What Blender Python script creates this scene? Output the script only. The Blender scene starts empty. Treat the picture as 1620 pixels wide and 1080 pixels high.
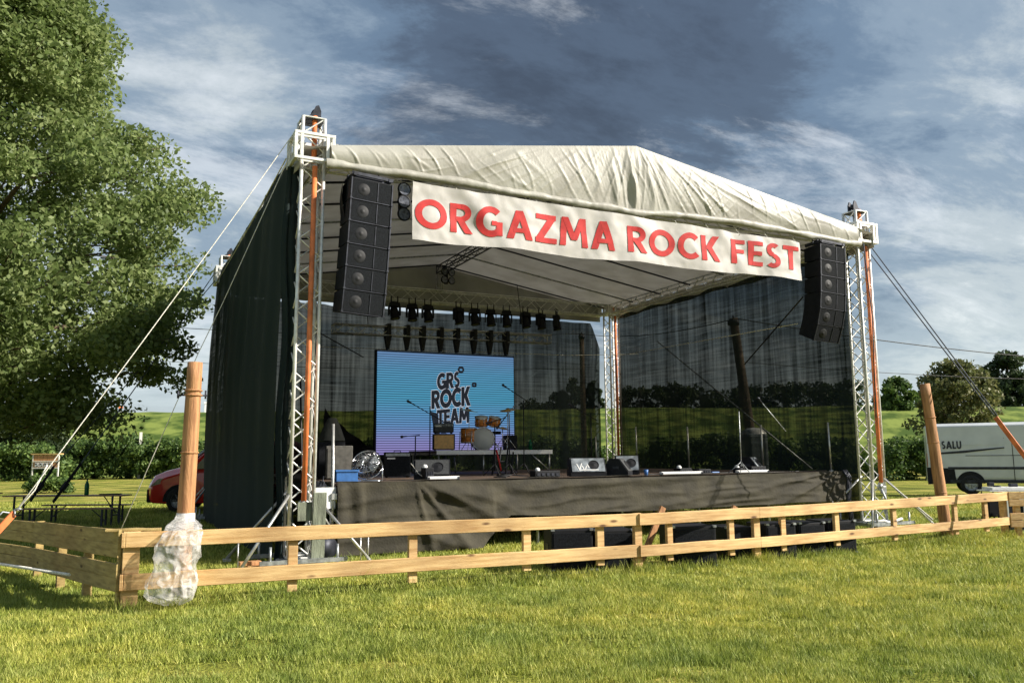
import bpy, bmesh, math, random
import numpy as np
from mathutils import Vector, Matrix, noise
random.seed(7); rng=np.random.default_rng(11)
S=bpy.context.scene
PI=math.pi
# ------------------------------------------------------------------ camera numbers (solved from the photograph)
F=1305.0; P=.1371; R=-.0085; YAW=.4528; CX,CY,CZ=-2.724,-13.27,1.65
fw=Vector((math.sin(YAW)*math.cos(P),math.cos(YAW)*math.cos(P),math.sin(P)))
rt=Vector((math.cos(YAW),-math.sin(YAW),0)); up=rt.cross(fw)
RT=rt*math.cos(R)+up*math.sin(R); UP=-rt*math.sin(R)+up*math.cos(R); FW=fw; CAM=Vector((CX,CY,CZ))
def ray(u,v): return FW+RT*((u-810)/F)-UP*((v-540)/F)
def G(u,v,z=0): d=ray(u,v); return CAM+d*((z-CZ)/d.z)
def AY(u,v,Y): d=ray(u,v); return CAM+d*((Y-CY)/d.y)
def AD(u,v,t): return CAM+ray(u,v)*t
def ground_at(u,dep):                      # ground point on the bearing u at a distance
    p=AD(u,715,dep); return Vector((p.x,p.y,0))
# ------------------------------------------------------------------ materials
def nt(name):
    m=bpy.data.materials.new(name); m.use_nodes=True; t=m.node_tree
    return m,t,t.nodes,t.links,t.nodes['Principled BSDF']
def mat(name,col,rough=.6,metal=0,var=.15,scale=8,bump=0,bscale=40,spec=.5,col2=None,stretch=(1,1,1),emis=None,transl=0,coat=0,detail=4,th=(.35,.65),alpha=1):
    m,t,N,L,b=nt(name)
    b.inputs['Roughness'].default_value=rough; b.inputs['Metallic'].default_value=metal
    b.inputs['Specular IOR Level'].default_value=spec
    if coat: b.inputs['Coat Weight'].default_value=coat
    tc=N.new('ShaderNodeTexCoord'); mp=N.new('ShaderNodeMapping'); mp.inputs['Scale'].default_value=stretch
    L.new(tc.outputs['Object'],mp.inputs[0])
    n=N.new('ShaderNodeTexNoise'); n.inputs['Scale'].default_value=scale; n.inputs['Detail'].default_value=detail
    L.new(mp.outputs[0],n.inputs['Vector'])
    r=N.new('ShaderNodeValToRGB'); r.color_ramp.elements[0].position=th[0]; r.color_ramp.elements[1].position=th[1]
    c2=col2 or tuple(c*(1-var*1.5) for c in col); c1=col if col2 else tuple(min(1,c*(1+var)) for c in col)
    r.color_ramp.elements[0].color=(*c2,1); r.color_ramp.elements[1].color=(*c1,1)
    L.new(n.outputs['Fac'],r.inputs[0]); L.new(r.outputs[0],b.inputs['Base Color'])
    if bump:
        n2=N.new('ShaderNodeTexNoise'); n2.inputs['Scale'].default_value=bscale; n2.inputs['Detail'].default_value=5
        L.new(mp.outputs[0],n2.inputs['Vector'])
        bp=N.new('ShaderNodeBump'); bp.inputs['Strength'].default_value=bump; bp.inputs['Distance'].default_value=.02
        L.new(n2.outputs['Fac'],bp.inputs['Height']); L.new(bp.outputs[0],b.inputs['Normal'])
    if emis:
        b.inputs['Emission Color'].default_value=(*emis[0],1); b.inputs['Emission Strength'].default_value=emis[1]
    if transl or alpha<1:
        out=N['Material Output']; last=b.outputs[0]
        if transl:
            tr=N.new('ShaderNodeBsdfTranslucent'); L.new(r.outputs[0],tr.inputs[0]); mx=N.new('ShaderNodeMixShader')
            mx.inputs[0].default_value=transl; L.new(last,mx.inputs[1]); L.new(tr.outputs[0],mx.inputs[2]); last=mx.outputs[0]
        if alpha<1:
            tp=N.new('ShaderNodeBsdfTransparent'); mx=N.new('ShaderNodeMixShader'); mx.inputs[0].default_value=alpha
            L.new(tp.outputs[0],mx.inputs[1]); L.new(last,mx.inputs[2]); last=mx.outputs[0]
        L.new(last,out.inputs[0])
    return m
M={}
M['alu']=mat('aluminium',(.56,.56,.54),.38,.75,.2,6,.15,60)
M['aluw']=mat('pale_aluminium',(.78,.78,.74),.45,.35,.12,9,.1,60)
M['steel']=mat('galvanised_steel',(.42,.44,.45),.45,.7,.25,12)
M['dsteel']=mat('dark_steel',(.035,.038,.05),.5,.5,.3,10)
M['orange']=mat('orange_strap',(.72,.20,.06),.6,0,.2,5)
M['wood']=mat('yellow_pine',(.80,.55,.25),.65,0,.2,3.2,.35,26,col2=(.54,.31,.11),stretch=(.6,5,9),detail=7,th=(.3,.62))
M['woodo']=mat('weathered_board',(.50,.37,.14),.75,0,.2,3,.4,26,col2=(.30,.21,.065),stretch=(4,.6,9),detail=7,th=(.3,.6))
def add_knots(m,sc,stretch):
    t=m.node_tree; N=t.nodes; L=t.links; b=N['Principled BSDF']; src=b.inputs['Base Color'].links[0].from_socket
    tc=N.new('ShaderNodeTexCoord'); mp=N.new('ShaderNodeMapping'); mp.inputs['Scale'].default_value=stretch; L.new(tc.outputs['Object'],mp.inputs[0])
    v=N.new('ShaderNodeTexVoronoi'); v.inputs['Scale'].default_value=sc; L.new(mp.outputs[0],v.inputs['Vector'])
    r=N.new('ShaderNodeValToRGB'); e=r.color_ramp.elements; e[0].position=.07; e[0].color=(.22,.15,.10,1); e[1].position=.17; e[1].color=(1,1,1,1); L.new(v.outputs['Distance'],r.inputs[0])
    n=N.new('ShaderNodeTexNoise'); n.inputs['Scale'].default_value=1.1; n.inputs['Detail'].default_value=5; L.new(tc.outputs['Object'],n.inputs['Vector'])
    r2=N.new('ShaderNodeValToRGB'); e=r2.color_ramp.elements; e[0].position=.35; e[0].color=(.66,.62,.60,1); e[1].position=.6; e[1].color=(1,1,1,1); L.new(n.outputs['Fac'],r2.inputs[0])
    for x in (r,r2):
        mx=N.new('ShaderNodeMix'); mx.data_type='RGBA'; mx.blend_type='MULTIPLY'; mx.inputs[0].default_value=1; L.new(src,mx.inputs[6]); L.new(x.outputs[0],mx.inputs[7]); src=mx.outputs[2]
    L.new(src,b.inputs['Base Color'])
add_knots(M['wood'],3.0,(.7,1,2.2)); add_knots(M['woodo'],3.0,(1,.7,2.2))
M['pole']=mat('peeled_pole_wood',(.55,.28,.12),.7,0,.2,4,.5,20,col2=(.26,.115,.045),stretch=(6,6,.5),detail=7,th=(.3,.6))
M['black']=mat('black_cabinet_paint',(.008,.009,.012),.65,0,.3,10,.2,80,spec=.3)
M['grille']=mat('speaker_grille',(.011,.013,.016),.85,0,.35,60,.3,220,spec=.15)
M['cone']=mat('speaker_cone',(.009,.010,.012),.6,0,.4,15,spec=.3)
M['blackcloth']=mat('black_cloth',(.015,.015,.018),.9,0,.3,6,.3,30)
M['tarp']=mat('cream_tarpaulin',(.50,.49,.435),.5,0,.2,1.4,.25,14,col2=(.38,.365,.32),detail=7,transl=.16)
M['tarpt']=mat('roof_tarpaulin',(.50,.48,.43),.6,0,.2,1.6,.2,14,col2=(.38,.36,.31),detail=7,transl=.13)
M['tarpu']=mat('grey_tarpaulin',(.42,.41,.39),.6,0,.12,1.2,.2,12,transl=.25)
M['banner']=mat('white_banner_vinyl',(.52,.50,.475),.6,0,.06,3,.15,10,transl=.08)
M['red']=mat('red_lettering',(.50,.018,.016),.75,0,.12,9)
M['skirt']=mat('dark_olive_cloth',(.046,.040,.024),.85,0,.25,3,.4,24,transl=.05)
M['white']=mat('white_paint',(.78,.78,.76),.4,0,.06,5)
M['rubber']=mat('tyre_rubber',(.018,.018,.018),.85,0,.3,20)
M['deck']=mat('stage_plywood',(.10,.065,.045),.6,0,.25,3,.1,20)
M['amber']=mat('amber_tolex',(.72,.42,.15),.55,0,.1,20)
M['drumwood']=mat('orange_drum_lacquer',(.62,.22,.045),.25,0,.35,6,coat=.5,stretch=(1,1,6))
M['drumhead']=mat('drum_skin',(.62,.62,.60),.5,0,.05,5)
M['brass']=mat('cymbal_brass',(.62,.42,.13),.3,.9,.2,10)
M['chrome']=mat('chrome',(.7,.7,.72),.15,1,.1,10)
M['blue']=mat('blue_plastic',(.05,.16,.42),.45,0,.1,10)
M['greenp']=mat('green_bottle_plastic',(.01,.22,.09),.15,0,.2,10,transl=.4)
M['grey']=mat('grey_felt',(.13,.125,.11),.9,0,.15,12)
M['greybox']=mat('grey_grille_cloth',(.04,.043,.045),.7,0,.2,30)
M['bark']=mat('bark',(.12,.085,.055),.9,0,.35,6,.8,18,stretch=(1,1,.3))
M['carred']=mat('red_car_paint',(.62,.02,.02),.25,0,.05,3,coat=.8)
M['vanpaint']=mat('white_van_paint',(.60,.62,.62),.3,0,.05,2,coat=.5)
M['vanblack']=mat('dark_van_lettering',(.02,.022,.03),.5)
M['glass']=mat('window_glass',(.03,.045,.06),.08,0,.1,3,spec=.8)
M['glassl']=mat('pale_windscreen',(.30,.38,.44),.08,0,.1,3,spec=.9)
M['lens']=mat('lamp_lens',(.12,.13,.16),.1,0,.3,20,spec=.9)
M['lampred']=mat('red_lamp_plastic',(.45,.02,.02),.2)
M['rope']=mat('white_rope',(.80,.77,.68),.8,0,.2,40)
M['dropes']=mat('dark_rope',(.07,.085,.11),.7,0,.2,40)
M['cable']=mat('black_cable',(.012,.012,.014),.6)
M['plank']=mat('grey_green_board',(.20,.22,.16),.85,0,.25,4,.5,20,stretch=(4,4,.7))
M['cabin']=mat('grey_cabin_plastic',(.16,.19,.20),.5,0,.1,4)
M['bench']=mat('bench_timber',(.36,.20,.12),.55,0,.25,4,stretch=(5,1,1))
M['purple']=mat('purple_fabric',(.10,.05,.16),.8,0,.2,20)
# plastic bag
def bagmat():
    m,t,N,L,b=nt('crumpled_clear_plastic')
    b.inputs['Base Color'].default_value=(.80,.78,.74,1); b.inputs['Roughness'].default_value=.38
    n=N.new('ShaderNodeTexNoise'); n.inputs['Scale'].default_value=9; n.inputs['Detail'].default_value=6; n.inputs['Distortion'].default_value=1.5
    tc=N.new('ShaderNodeTexCoord'); L.new(tc.outputs['Object'],n.inputs['Vector'])
    bp=N.new('ShaderNodeBump'); bp.inputs['Strength'].default_value=.6; bp.inputs['Distance'].default_value=.03
    L.new(n.outputs['Fac'],bp.inputs['Height']); L.new(bp.outputs[0],b.inputs['Normal'])
    tp=N.new('ShaderNodeBsdfTransparent'); mx=N.new('ShaderNodeMixShader')
    r=N.new('ShaderNodeValToRGB'); r.color_ramp.elements[0].position=.38; r.color_ramp.elements[1].position=.6
    r.color_ramp.elements[0].color=(.20,.20,.20,1); r.color_ramp.elements[1].color=(.58,.58,.58,1)
    L.new(n.outputs['Fac'],r.inputs[0]); L.new(r.outputs[0],mx.inputs[0]); L.new(tp.outputs[0],mx.inputs[1]); L.new(b.outputs[0],mx.inputs[2])
    L.new(mx.outputs[0],N['Material Output'].inputs[0]); return m
M['bag']=bagmat()
# shade netting: woven, partly see-through
def netmat(name,op,axis):
    m,t,N,L,b=nt(name)
    b.inputs['Base Color'].default_value=(.014,.024,.024,1); b.inputs['Roughness'].default_value=.8; b.inputs['Specular IOR Level'].default_value=.2
    tc=N.new('ShaderNodeTexCoord'); tp=N.new('ShaderNodeBsdfTransparent'); tp.inputs[0].default_value=(.98,.95,.84,1)
    mx=N.new('ShaderNodeMixShader')
    fac=None
    for sc,am in (((7,7,.25) ,.10),((.5,.5,16),.07),((1.6,1.6,.12),.09)):
        mp=N.new('ShaderNodeMapping'); mp.inputs['Scale'].default_value=sc; L.new(tc.outputs['Object'],mp.inputs[0])
        n=N.new('ShaderNodeTexNoise'); n.inputs['Scale'].default_value=1.5; n.inputs['Detail'].default_value=4; L.new(mp.outputs[0],n.inputs['Vector'])
        s=N.new('ShaderNodeMath'); s.operation='MULTIPLY_ADD'; s.inputs[1].default_value=am*2.4; s.inputs[2].default_value=-am*1.2
        L.new(n.outputs['Fac'],s.inputs[0])
        if fac is None: a=N.new('ShaderNodeMath'); a.inputs[1].default_value=op; L.new(s.outputs[0],a.inputs[0]); fac=a
        else: a=N.new('ShaderNodeMath'); L.new(fac.outputs[0],a.inputs[0]); L.new(s.outputs[0],a.inputs[1]); fac=a
    fac.use_clamp=True
    L.new(fac.outputs[0],mx.inputs[0]); L.new(tp.outputs[0],mx.inputs[1]); L.new(b.outputs[0],mx.inputs[2])
    L.new(mx.outputs[0],N['Material Output'].inputs[0]); return m
M['net']=netmat('dark_shade_netting',.915,0)
M['netl']=netmat('dense_dark_netting',1.0,0)
# leaves
def leafmat(name,c1,c2,c3,scale,tr=.35,rough=.55):
    m,t,N,L,b=nt(name); b.inputs['Roughness'].default_value=rough; b.inputs['Specular IOR Level'].default_value=.35
    at=N.new('ShaderNodeAttribute'); at.attribute_name='rnd'
    geo=N.new('ShaderNodeTexCoord'); n=N.new('ShaderNodeTexNoise'); n.inputs['Scale'].default_value=scale; n.inputs['Detail'].default_value=3
    L.new(geo.outputs['Object'],n.inputs['Vector'])
    r=N.new('ShaderNodeValToRGB'); e=r.color_ramp.elements; e[0].position=.1; e[0].color=(*c1,1); e[1].position=.95; e[1].color=(*c3,1)
    k=e.new(.5); k.color=(*c2,1)
    a=N.new('ShaderNodeMath'); a.operation='MULTIPLY_ADD'; a.inputs[1].default_value=.55
    s=N.new('ShaderNodeMath'); s.operation='MULTIPLY'; s.inputs[1].default_value=.5; L.new(n.outputs['Fac'],s.inputs[0])
    L.new(at.outputs['Fac'],a.inputs[0]); L.new(s.outputs[0],a.inputs[2]); L.new(a.outputs[0],r.inputs[0])
    L.new(r.outputs[0],b.inputs['Base Color'])
    tn=N.new('ShaderNodeBsdfTranslucent'); L.new(r.outputs[0],tn.inputs[0]); mx=N.new('ShaderNodeMixShader'); mx.inputs[0].default_value=tr
    L.new(b.outputs[0],mx.inputs[1]); L.new(tn.outputs[0],mx.inputs[2]); L.new(mx.outputs[0],N['Material Output'].inputs[0]); return m
M['leaf']=leafmat('poplar_leaves',(.085,.125,.035),(.17,.235,.07),(.40,.46,.19),.5,.48)
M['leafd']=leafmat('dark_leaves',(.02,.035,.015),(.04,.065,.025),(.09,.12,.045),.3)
M['leafm']=leafmat('hedge_leaves',(.03,.06,.018),(.085,.15,.035),(.24,.33,.08),.2)
M['leafy']=leafmat('sunlit_shrub_leaves',(.06,.08,.025),(.14,.16,.055),(.30,.27,.11),.4)
M['blade']=leafmat('grass_blades',(.055,.085,.015),(.36,.42,.074),(.86,.80,.30),2.0,.3,.6)
def patchy(m):       # lush and dry areas of the lawn differ in colour
    t=m.node_tree; N=t.nodes; L=t.links; b=N['Principled BSDF']; src=b.inputs['Base Color'].links[0].from_socket
    tc=N.new('ShaderNodeTexCoord'); out=src
    for sc,pos,c0,c1 in ((.42,(.38,.62),(.80,.86,.80),(1.18,1.08,.98)),(3.1,(.36,.60),(.72,.78,.75),(1.08,1.05,1.0))):
        n=N.new('ShaderNodeTexNoise'); n.inputs['Scale'].default_value=sc; n.inputs['Detail'].default_value=6; L.new(tc.outputs['Object'],n.inputs['Vector'])
        r=N.new('ShaderNodeValToRGB'); e=r.color_ramp.elements; e[0].position=pos[0]; e[0].color=(*c0,1); e[1].position=pos[1]; e[1].color=(*c1,1); L.new(n.outputs['Fac'],r.inputs[0])
        mx=N.new('ShaderNodeMix'); mx.data_type='RGBA'; mx.blend_type='MULTIPLY'; mx.inputs[0].default_value=1; L.new(out,mx.inputs[6]); L.new(r.outputs[0],mx.inputs[7]); out=mx.outputs[2]
    for l in list(src.links):
        if l.to_node.type!='MIX': L.new(out,l.to_socket)
patchy(M['blade'])
def groundmat():
    m,t,N,L,b=nt('lawn_ground'); b.inputs['Roughness'].default_value=.9; b.inputs['Specular IOR Level'].default_value=.1
    tc=N.new('ShaderNodeTexCoord')
    n=N.new('ShaderNodeTexNoise'); n.inputs['Scale'].default_value=.5; n.inputs['Detail'].default_value=8; L.new(tc.outputs['Object'],n.inputs['Vector'])
    r=N.new('ShaderNodeValToRGB'); e=r.color_ramp.elements; e[0].position=.36; e[0].color=(.12,.14,.024,1); e[1].position=.66; e[1].color=(.45,.38,.11,1)
    k=e.new(.5); k.color=(.26,.28,.05,1); L.new(n.outputs['Fac'],r.inputs[0])
    n2=N.new('ShaderNodeTexNoise'); n2.inputs['Scale'].default_value=26; n2.inputs['Detail'].default_value=6; L.new(tc.outputs['Object'],n2.inputs['Vector'])
    mx=N.new('ShaderNodeMix'); mx.data_type='RGBA'; mx.blend_type='MULTIPLY'; mx.inputs[0].default_value=1
    r2=N.new('ShaderNodeValToRGB'); r2.color_ramp.elements[0].position=.3; r2.color_ramp.elements[0].color=(.4,.42,.4,1); r2.color_ramp.elements[1].position=.7; r2.color_ramp.elements[1].color=(1.35,1.3,1.2,1)
    L.new(n2.outputs['Fac'],r2.inputs[0]); L.new(r.outputs[0],mx.inputs[6]); L.new(r2.outputs[0],mx.inputs[7]); L.new(mx.outputs[2],b.inputs['Base Color'])
    bp=N.new('ShaderNodeBump'); bp.inputs['Strength'].default_value=.8; bp.inputs['Distance'].default_value=.05; L.new(n2.outputs['Fac'],bp.inputs['Height']); L.new(bp.outputs[0],b.inputs['Normal'])
    return m
M['ground']=groundmat()
M['dyke']=mat('embankment_grass',(.21,.26,.06),.9,0,.2,.5,1,2.2,col2=(.06,.10,.02),detail=12,spec=.1,th=(.4,.6))

# ------------------------------------------------------------------ mesh builder
class MB:
    def __init__(s): s.v=[]; s.f=[]; s.sm=[]
    def add(s,vs,fs,smooth=False):
        o=len(s.v); s.v.extend([tuple(v) for v in vs]); s.f.extend([tuple(i+o for i in f) for f in fs]); s.sm.extend([smooth]*len(fs)); return s
    def box(s,c,size,rot=None,bev=0):
        x,y,z=[a/2 for a in size]
        if bev:
            b=min(bev,x*.9,y*.9,z*.9); bm=bmesh.new(); bmesh.ops.create_cube(bm,size=1)
            for v in bm.verts: v.co=Vector((v.co.x*2*x,v.co.y*2*y,v.co.z*2*z))
            bmesh.ops.bevel(bm,geom=bm.edges[:],offset=b,segments=2,affect='EDGES',profile=.6)
            vs=[v.co.copy() for v in bm.verts]; bm.verts.index_update(); fs=[[v.index for v in f.verts] for f in bm.faces]; bm.free()
        else:
            vs=[Vector((i*x,j*y,k*z)) for i in(-1,1) for j in(-1,1) for k in(-1,1)]
            fs=[(0,1,3,2),(4,6,7,5),(0,4,5,1),(2,3,7,6),(0,2,6,4),(1,5,7,3)]
        if rot is not None:
            m=rot if isinstance(rot,Matrix) else Matrix.Rotation(rot,3,'Z'); vs=[m@v for v in vs]
        c=Vector(c); return s.add([v+c for v in vs],fs)
    def tube(s,p0,p1,r,n=8,r2=None,caps=True):
        return s.path([p0,p1],[r,r if r2 is None else r2],n,caps)
    def path(s,pts,r,n=8,caps=True):
        pts=[Vector(p) for p in pts]; rs=r if isinstance(r,(list,tuple)) else [r]*len(pts)
        vs=[]; 
        d0=(pts[1]-pts[0]).normalized(); ref=Vector((0,0,1)) if abs(d0.z)<.9 else Vector((1,0,0)); a=d0.cross(ref).normalized()
        for i,p in enumerate(pts):
            d=((pts[min(i+1,len(pts)-1)]-pts[max(i-1,0)])).normalized(); a=(a-d*a.dot(d)).normalized(); b=d.cross(a)
            for k in range(n):
                t=2*PI*k/n; vs.append(p+(a*math.cos(t)+b*math.sin(t))*rs[i])
        o=len(s.v); fs=[]
        for i in range(len(pts)-1):
            for k in range(n): k2=(k+1)%n; fs.append((i*n+k,i*n+k2,(i+1)*n+k2,(i+1)*n+k))
        s.add(vs,fs,True)
        if caps:
            s.f.append(tuple(o+k for k in range(n))[::-1]); s.f.append(tuple(o+(len(pts)-1)*n+k for k in range(n))); s.sm+= [False,False]
        return s
    def lathe(s,prof,c,axis=(0,0,1),n=20):    # prof: list of (r,h)
        ax=Vector(axis).normalized(); ref=Vector((0,0,1)) if abs(ax.z)<.9 else Vector((1,0,0)); a=ax.cross(ref).normalized(); b=ax.cross(a); c=Vector(c)
        vs=[c+ax*h+(a*math.cos(2*PI*k/n)+b*math.sin(2*PI*k/n))*r for r,h in prof for k in range(n)]
        fs=[(i*n+k,i*n+(k+1)%n,(i+1)*n+(k+1)%n,(i+1)*n+k) for i in range(len(prof)-1) for k in range(n)]
        return s.add(vs,fs,True)
    def prism(s,poly,y0,y1,ax='y'):     # poly in (x,z), extruded along y
        n=len(poly); conv=(lambda a,b,c:(a,c,b)) if ax=='y' else (lambda a,b,c:(c,a,b))
        vs=[conv(a,b,y0) for a,b in poly]+[conv(a,b,y1) for a,b in poly]
        fs=[tuple(range(n))[::-1],tuple(range(n,2*n))]+[(i,(i+1)%n,n+(i+1)%n,n+i) for i in range(n)]
        return s.add(vs,fs)
    def grid(s,fn,nu,nv):
        vs=[fn(i/nu,j/nv) for j in range(nv+1) for i in range(nu+1)]; w=nu+1
        return s.add(vs,[(j*w+i,j*w+i+1,(j+1)*w+i+1,(j+1)*w+i) for j in range(nv) for i in range(nu)],True)
    def torus(s,c,axis,Rr,r,n=24,m=8,a0=0,a1=2*PI):
        ax=Vector(axis).normalized(); ref=Vector((0,0,1)) if abs(ax.z)<.9 else Vector((1,0,0)); a=ax.cross(ref).normalized(); b=ax.cross(a); c=Vector(c)
        return s.path([c+(a*math.cos(t)+b*math.sin(t))*Rr for t in [a0+(a1-a0)*k/n for k in range(n+1)]],r,m,caps=False)
    def build(s,name,m,parent=None,world=True,solid=0):
        me=bpy.data.meshes.new(name); vs=s.v
        if parent is not None and world:
            rt_=parent
            while rt_.parent: rt_=rt_.parent
            mi=(Matrix.Translation(rt_.location)@rt_.rotation_euler.to_matrix().to_4x4()).inverted()
            vs=[tuple(mi@Vector(v)) for v in s.v]
        me.from_pydata(vs,[],s.f); me.polygons.foreach_set('use_smooth',s.sm)
        me.materials.append(M[m] if isinstance(m,str) else m); me.update()
        o=bpy.data.objects.new(name,me); S.collection.objects.link(o); o.parent=parent
        if parent is None and world:      # origin at the base of the mesh
            a=np.array(s.v); c=Vector((float(a[:,0].mean()),float(a[:,1].mean()),float(a[:,2].min())))
            me.transform(Matrix.Translation(-c)); o.location=c
        if solid:
            md=o.modifiers.new('thickness','SOLIDIFY'); md.thickness=solid
        return o
def tag(o,label=None,cat=None,group=None,kind=None):
    for k,v in (('label',label),('category',cat),('group',group),('kind',kind)):
        if v: o[k]=v
    return o
def thing(name,label,cat,loc=(0,0,0),rz=0,group=None):
    o=bpy.data.objects.new(name,None); S.collection.objects.link(o); o.location=loc; o.rotation_euler=(0,0,rz); o.empty_display_size=.2
    return tag(o,label,cat,group)
def copy_tree(o,parent=None):
    c=o.copy(); S.collection.objects.link(c); c.parent=parent
    for ch in list(o.children): copy_tree(ch,c)
    return c
def dup(root,loc,rz,label):
    kids=list(root.children); c=copy_tree(root); c.location=loc; c.rotation_euler=(0,0,rz); c['label']=label; return c
def nz(x,y=0,z=0): return noise.noise(Vector((x,y,z)))
def fb(x,y=0,z=0,o=4):
    s_=0;a=1
    for i in range(o): s_+=a*noise.noise(Vector((x,y,z))); x*=2.03;y*=2.03;z*=2.03;a*=.5
    return s_
def truss(mb,mb2,A,B,w=.29,cr=.026,lr=.011,step=.34,h=None,sec=(1,1,1,1)):
    A=Vector(A);B=Vector(B); d=(B-A).normalized(); h=h or w
    ref=Vector((0,0,1)) if abs(d.z)<.9 else Vector((0,1,0)); a=d.cross(ref).normalized(); b=a.cross(d).normalized()
    L=(B-A).length; c=[a*(w/2)*i+b*(h/2)*j for i,j in((-1,-1),(1,-1),(1,1),(-1,1))]
    for k in c: mb.tube(A+k,B+k,cr,8)
    n=max(2,int(round(L/step)))
    for q in range(4):
        c0,c1=c[q],c[(q+1)%4]
        for i in range(n):
            p0=A+d*(L*i/n)+(c0 if i%2==0 else c1); p1=A+d*(L*(i+1)/n)+(c1 if i%2==0 else c0); mb2.tube(p0,p1,lr,5,caps=False)
    for t in (0,L):
        for q in range(4): mb2.tube(A+d*t+c[q],A+d*t+c[(q+1)%4],lr*1.3,5,caps=False)

# ------------------------------------------------------------------ setting
W,D,ZT=12.64,10.49,6.63; DK=1.22
def build_ground():
    mb=MB()
    # one sheet with finer cells close to the stage
    def fn(u,v):
        s=lambda t:math.copysign(abs(t*2-1)**3,t*2-1)*1500
        return (5+s(u),5+s(v),0)
    mb.grid(fn,120,120); o=mb.build('ground','ground',None,world=False); tag(o,kind='structure')
build_ground()
def dirn(u): p=ray(u,715); return Vector((p.x,p.y,0)).normalized()
fwd=Vector((math.sin(YAW),math.cos(YAW),0)); rgt=Vector((math.cos(YAW),-math.sin(YAW),0)); C0=Vector((CX,CY,0))
def cf(r,d,z=0): return C0+rgt*r+fwd*d+Vector((0,0,z))      # camera-yaw frame: metres right, metres ahead
def build_dyke():
    mb=MB(); prof=[(76,0),(80,.9),(86,3.4),(93,6.0),(97,6.95),(101,7.2),(106,7.1),(114,6.9),(170,5.2)]
    def fn(u,v):
        k=v*(len(prof)-1); i=min(int(k),len(prof)-2); t=k-i; d=prof[i][0]*(1-t)+prof[i+1][0]*t; z=prof[i][1]*(1-t)+prof[i+1][1]*t
        x=-260+520*u; z2=z+(.35*nz(x*.06,d*.08)+.12*nz(x*.4,d*.4))*min(1,z)
        return cf(x,d+2*nz(x*.02,3.),z2-.02)
    mb.grid(fn,260,32); o=mb.build('embankment','dyke',None,world=False); tag(o,kind='structure')
build_dyke()

# foliage cloud: leaf-sized faces scattered through many lumps
def leaf_mesh(name,centres,radii,per,size,m,parent=None,shape=(1,1,.7),flat=.0):
    C=np.array(centres); Rr=np.array(radii); n=len(C)*per
    idx=np.repeat(np.arange(len(C)),per)
    d=rng.normal(size=(n,3)); d/=np.linalg.norm(d,axis=1)[:,None]
    rad=rng.random(n)**.45
    p=C[idx]+d*rad[:,None]*Rr[idx][:,None]*np.array(shape)
    nrm=rng.normal(size=(n,3)); nrm[:,2]+=flat; nrm/=np.linalg.norm(nrm,axis=1)[:,None]
    t=np.cross(nrm,rng.normal(size=(n,3))); t/=np.linalg.norm(t,axis=1)[:,None]; b=np.cross(nrm,t)
    s=size*(.6+.8*rng.random(n))[:,None]
    V=np.stack([p-t*s*.55,p-b*s*.32,p+t*s*.55,p+b*s*.32],1).reshape(-1,3)
    if parent is not None:
        rt_=parent
        while rt_.parent: rt_=rt_.parent
        V=V-np.array(rt_.location)
    me=bpy.data.meshes.new(name); me.vertices.add(4*n); me.loops.add(4*n); me.polygons.add(n)
    me.vertices.foreach_set('co',V.astype(np.float32).ravel()); me.loops.foreach_set('vertex_index',np.arange(4*n,dtype=np.int32))
    me.polygons.foreach_set('loop_start',np.arange(0,4*n,4,dtype=np.int32))
    at=me.attributes.new('rnd','FLOAT','POINT'); at.data.foreach_set('value',np.repeat(rng.random(n),4).astype(np.float32))
    me.materials.append(M[m]); me.update(calc_edges=True)
    o=bpy.data.objects.new(name,me); S.collection.objects.link(o); o.parent=parent; return o
def tree(name,label,base,prof,nl,per,lr,leaf,m,trunk_r,group=None,cat='tree',limbs=14,fill=.35):
    base=Vector(base); t=thing(name,label,cat,base,group=group); H=prof[-1][0]
    zs=[a for a,b in prof]; rs=[b for a,b in prof]
    cs=[];rr=[]; tb=MB(); z0=zs[0]
    sd=random.random()*50
    for i in range(nl):
        z=np.interp(random.random(),[0,1],[z0,H]); Rz=float(np.interp(z,zs,rs)); a=random.random()*2*PI
        q=Rz*(1+.22*nz(math.cos(a)*1.7+sd,math.sin(a)*1.7,z*.35)+.10*nz(math.cos(a)*5,math.sin(a)*5+sd,z*1.1))
        k=q*(random.random()**fill)
        cs.append((base.x+math.cos(a)*k,base.y+math.sin(a)*k,base.z+z)); rr.append(lr*(.55+.8*random.random()))
    # trunk and limbs
    tb.path([base,base+Vector((.1,.05,H*.3)),base+Vector((-.1,.1,H*.6)),base+Vector((0,0,H*.92))],[trunk_r*1.25,trunk_r*.85,trunk_r*.5,trunk_r*.1],10)
    br=MB()
    for i in range(limbs):
        c=Vector(cs[i*(len(cs)//limbs)]); zz=max(base.z+H*.1,min(c.z-.25*(Vector((c.x,c.y,0))-Vector((base.x,base.y,0))).length,base.z+H*.85))
        s0=Vector((base.x,base.y,zz)); mid=s0.lerp(c,.5)+Vector((0,0,.15*(c-s0).length)); w=trunk_r*.38*(1-.6*(zz-base.z)/H)
        br.path([s0,mid,c],[w,w*.6,w*.15],6)
    for c,r_ in list(zip(cs,rr))[::3]:
        c=Vector(c); inn=c.lerp(Vector((base.x,base.y,c.z-r_)),.3); br.path([inn,c+ (c-inn)*.35],[trunk_r*.07,trunk_r*.02],4)
    tb.build('trunk','bark',t); br.build('limbs','bark',t)
    leaf_mesh('crown',cs,rr,per,leaf,m,t); return t
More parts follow.
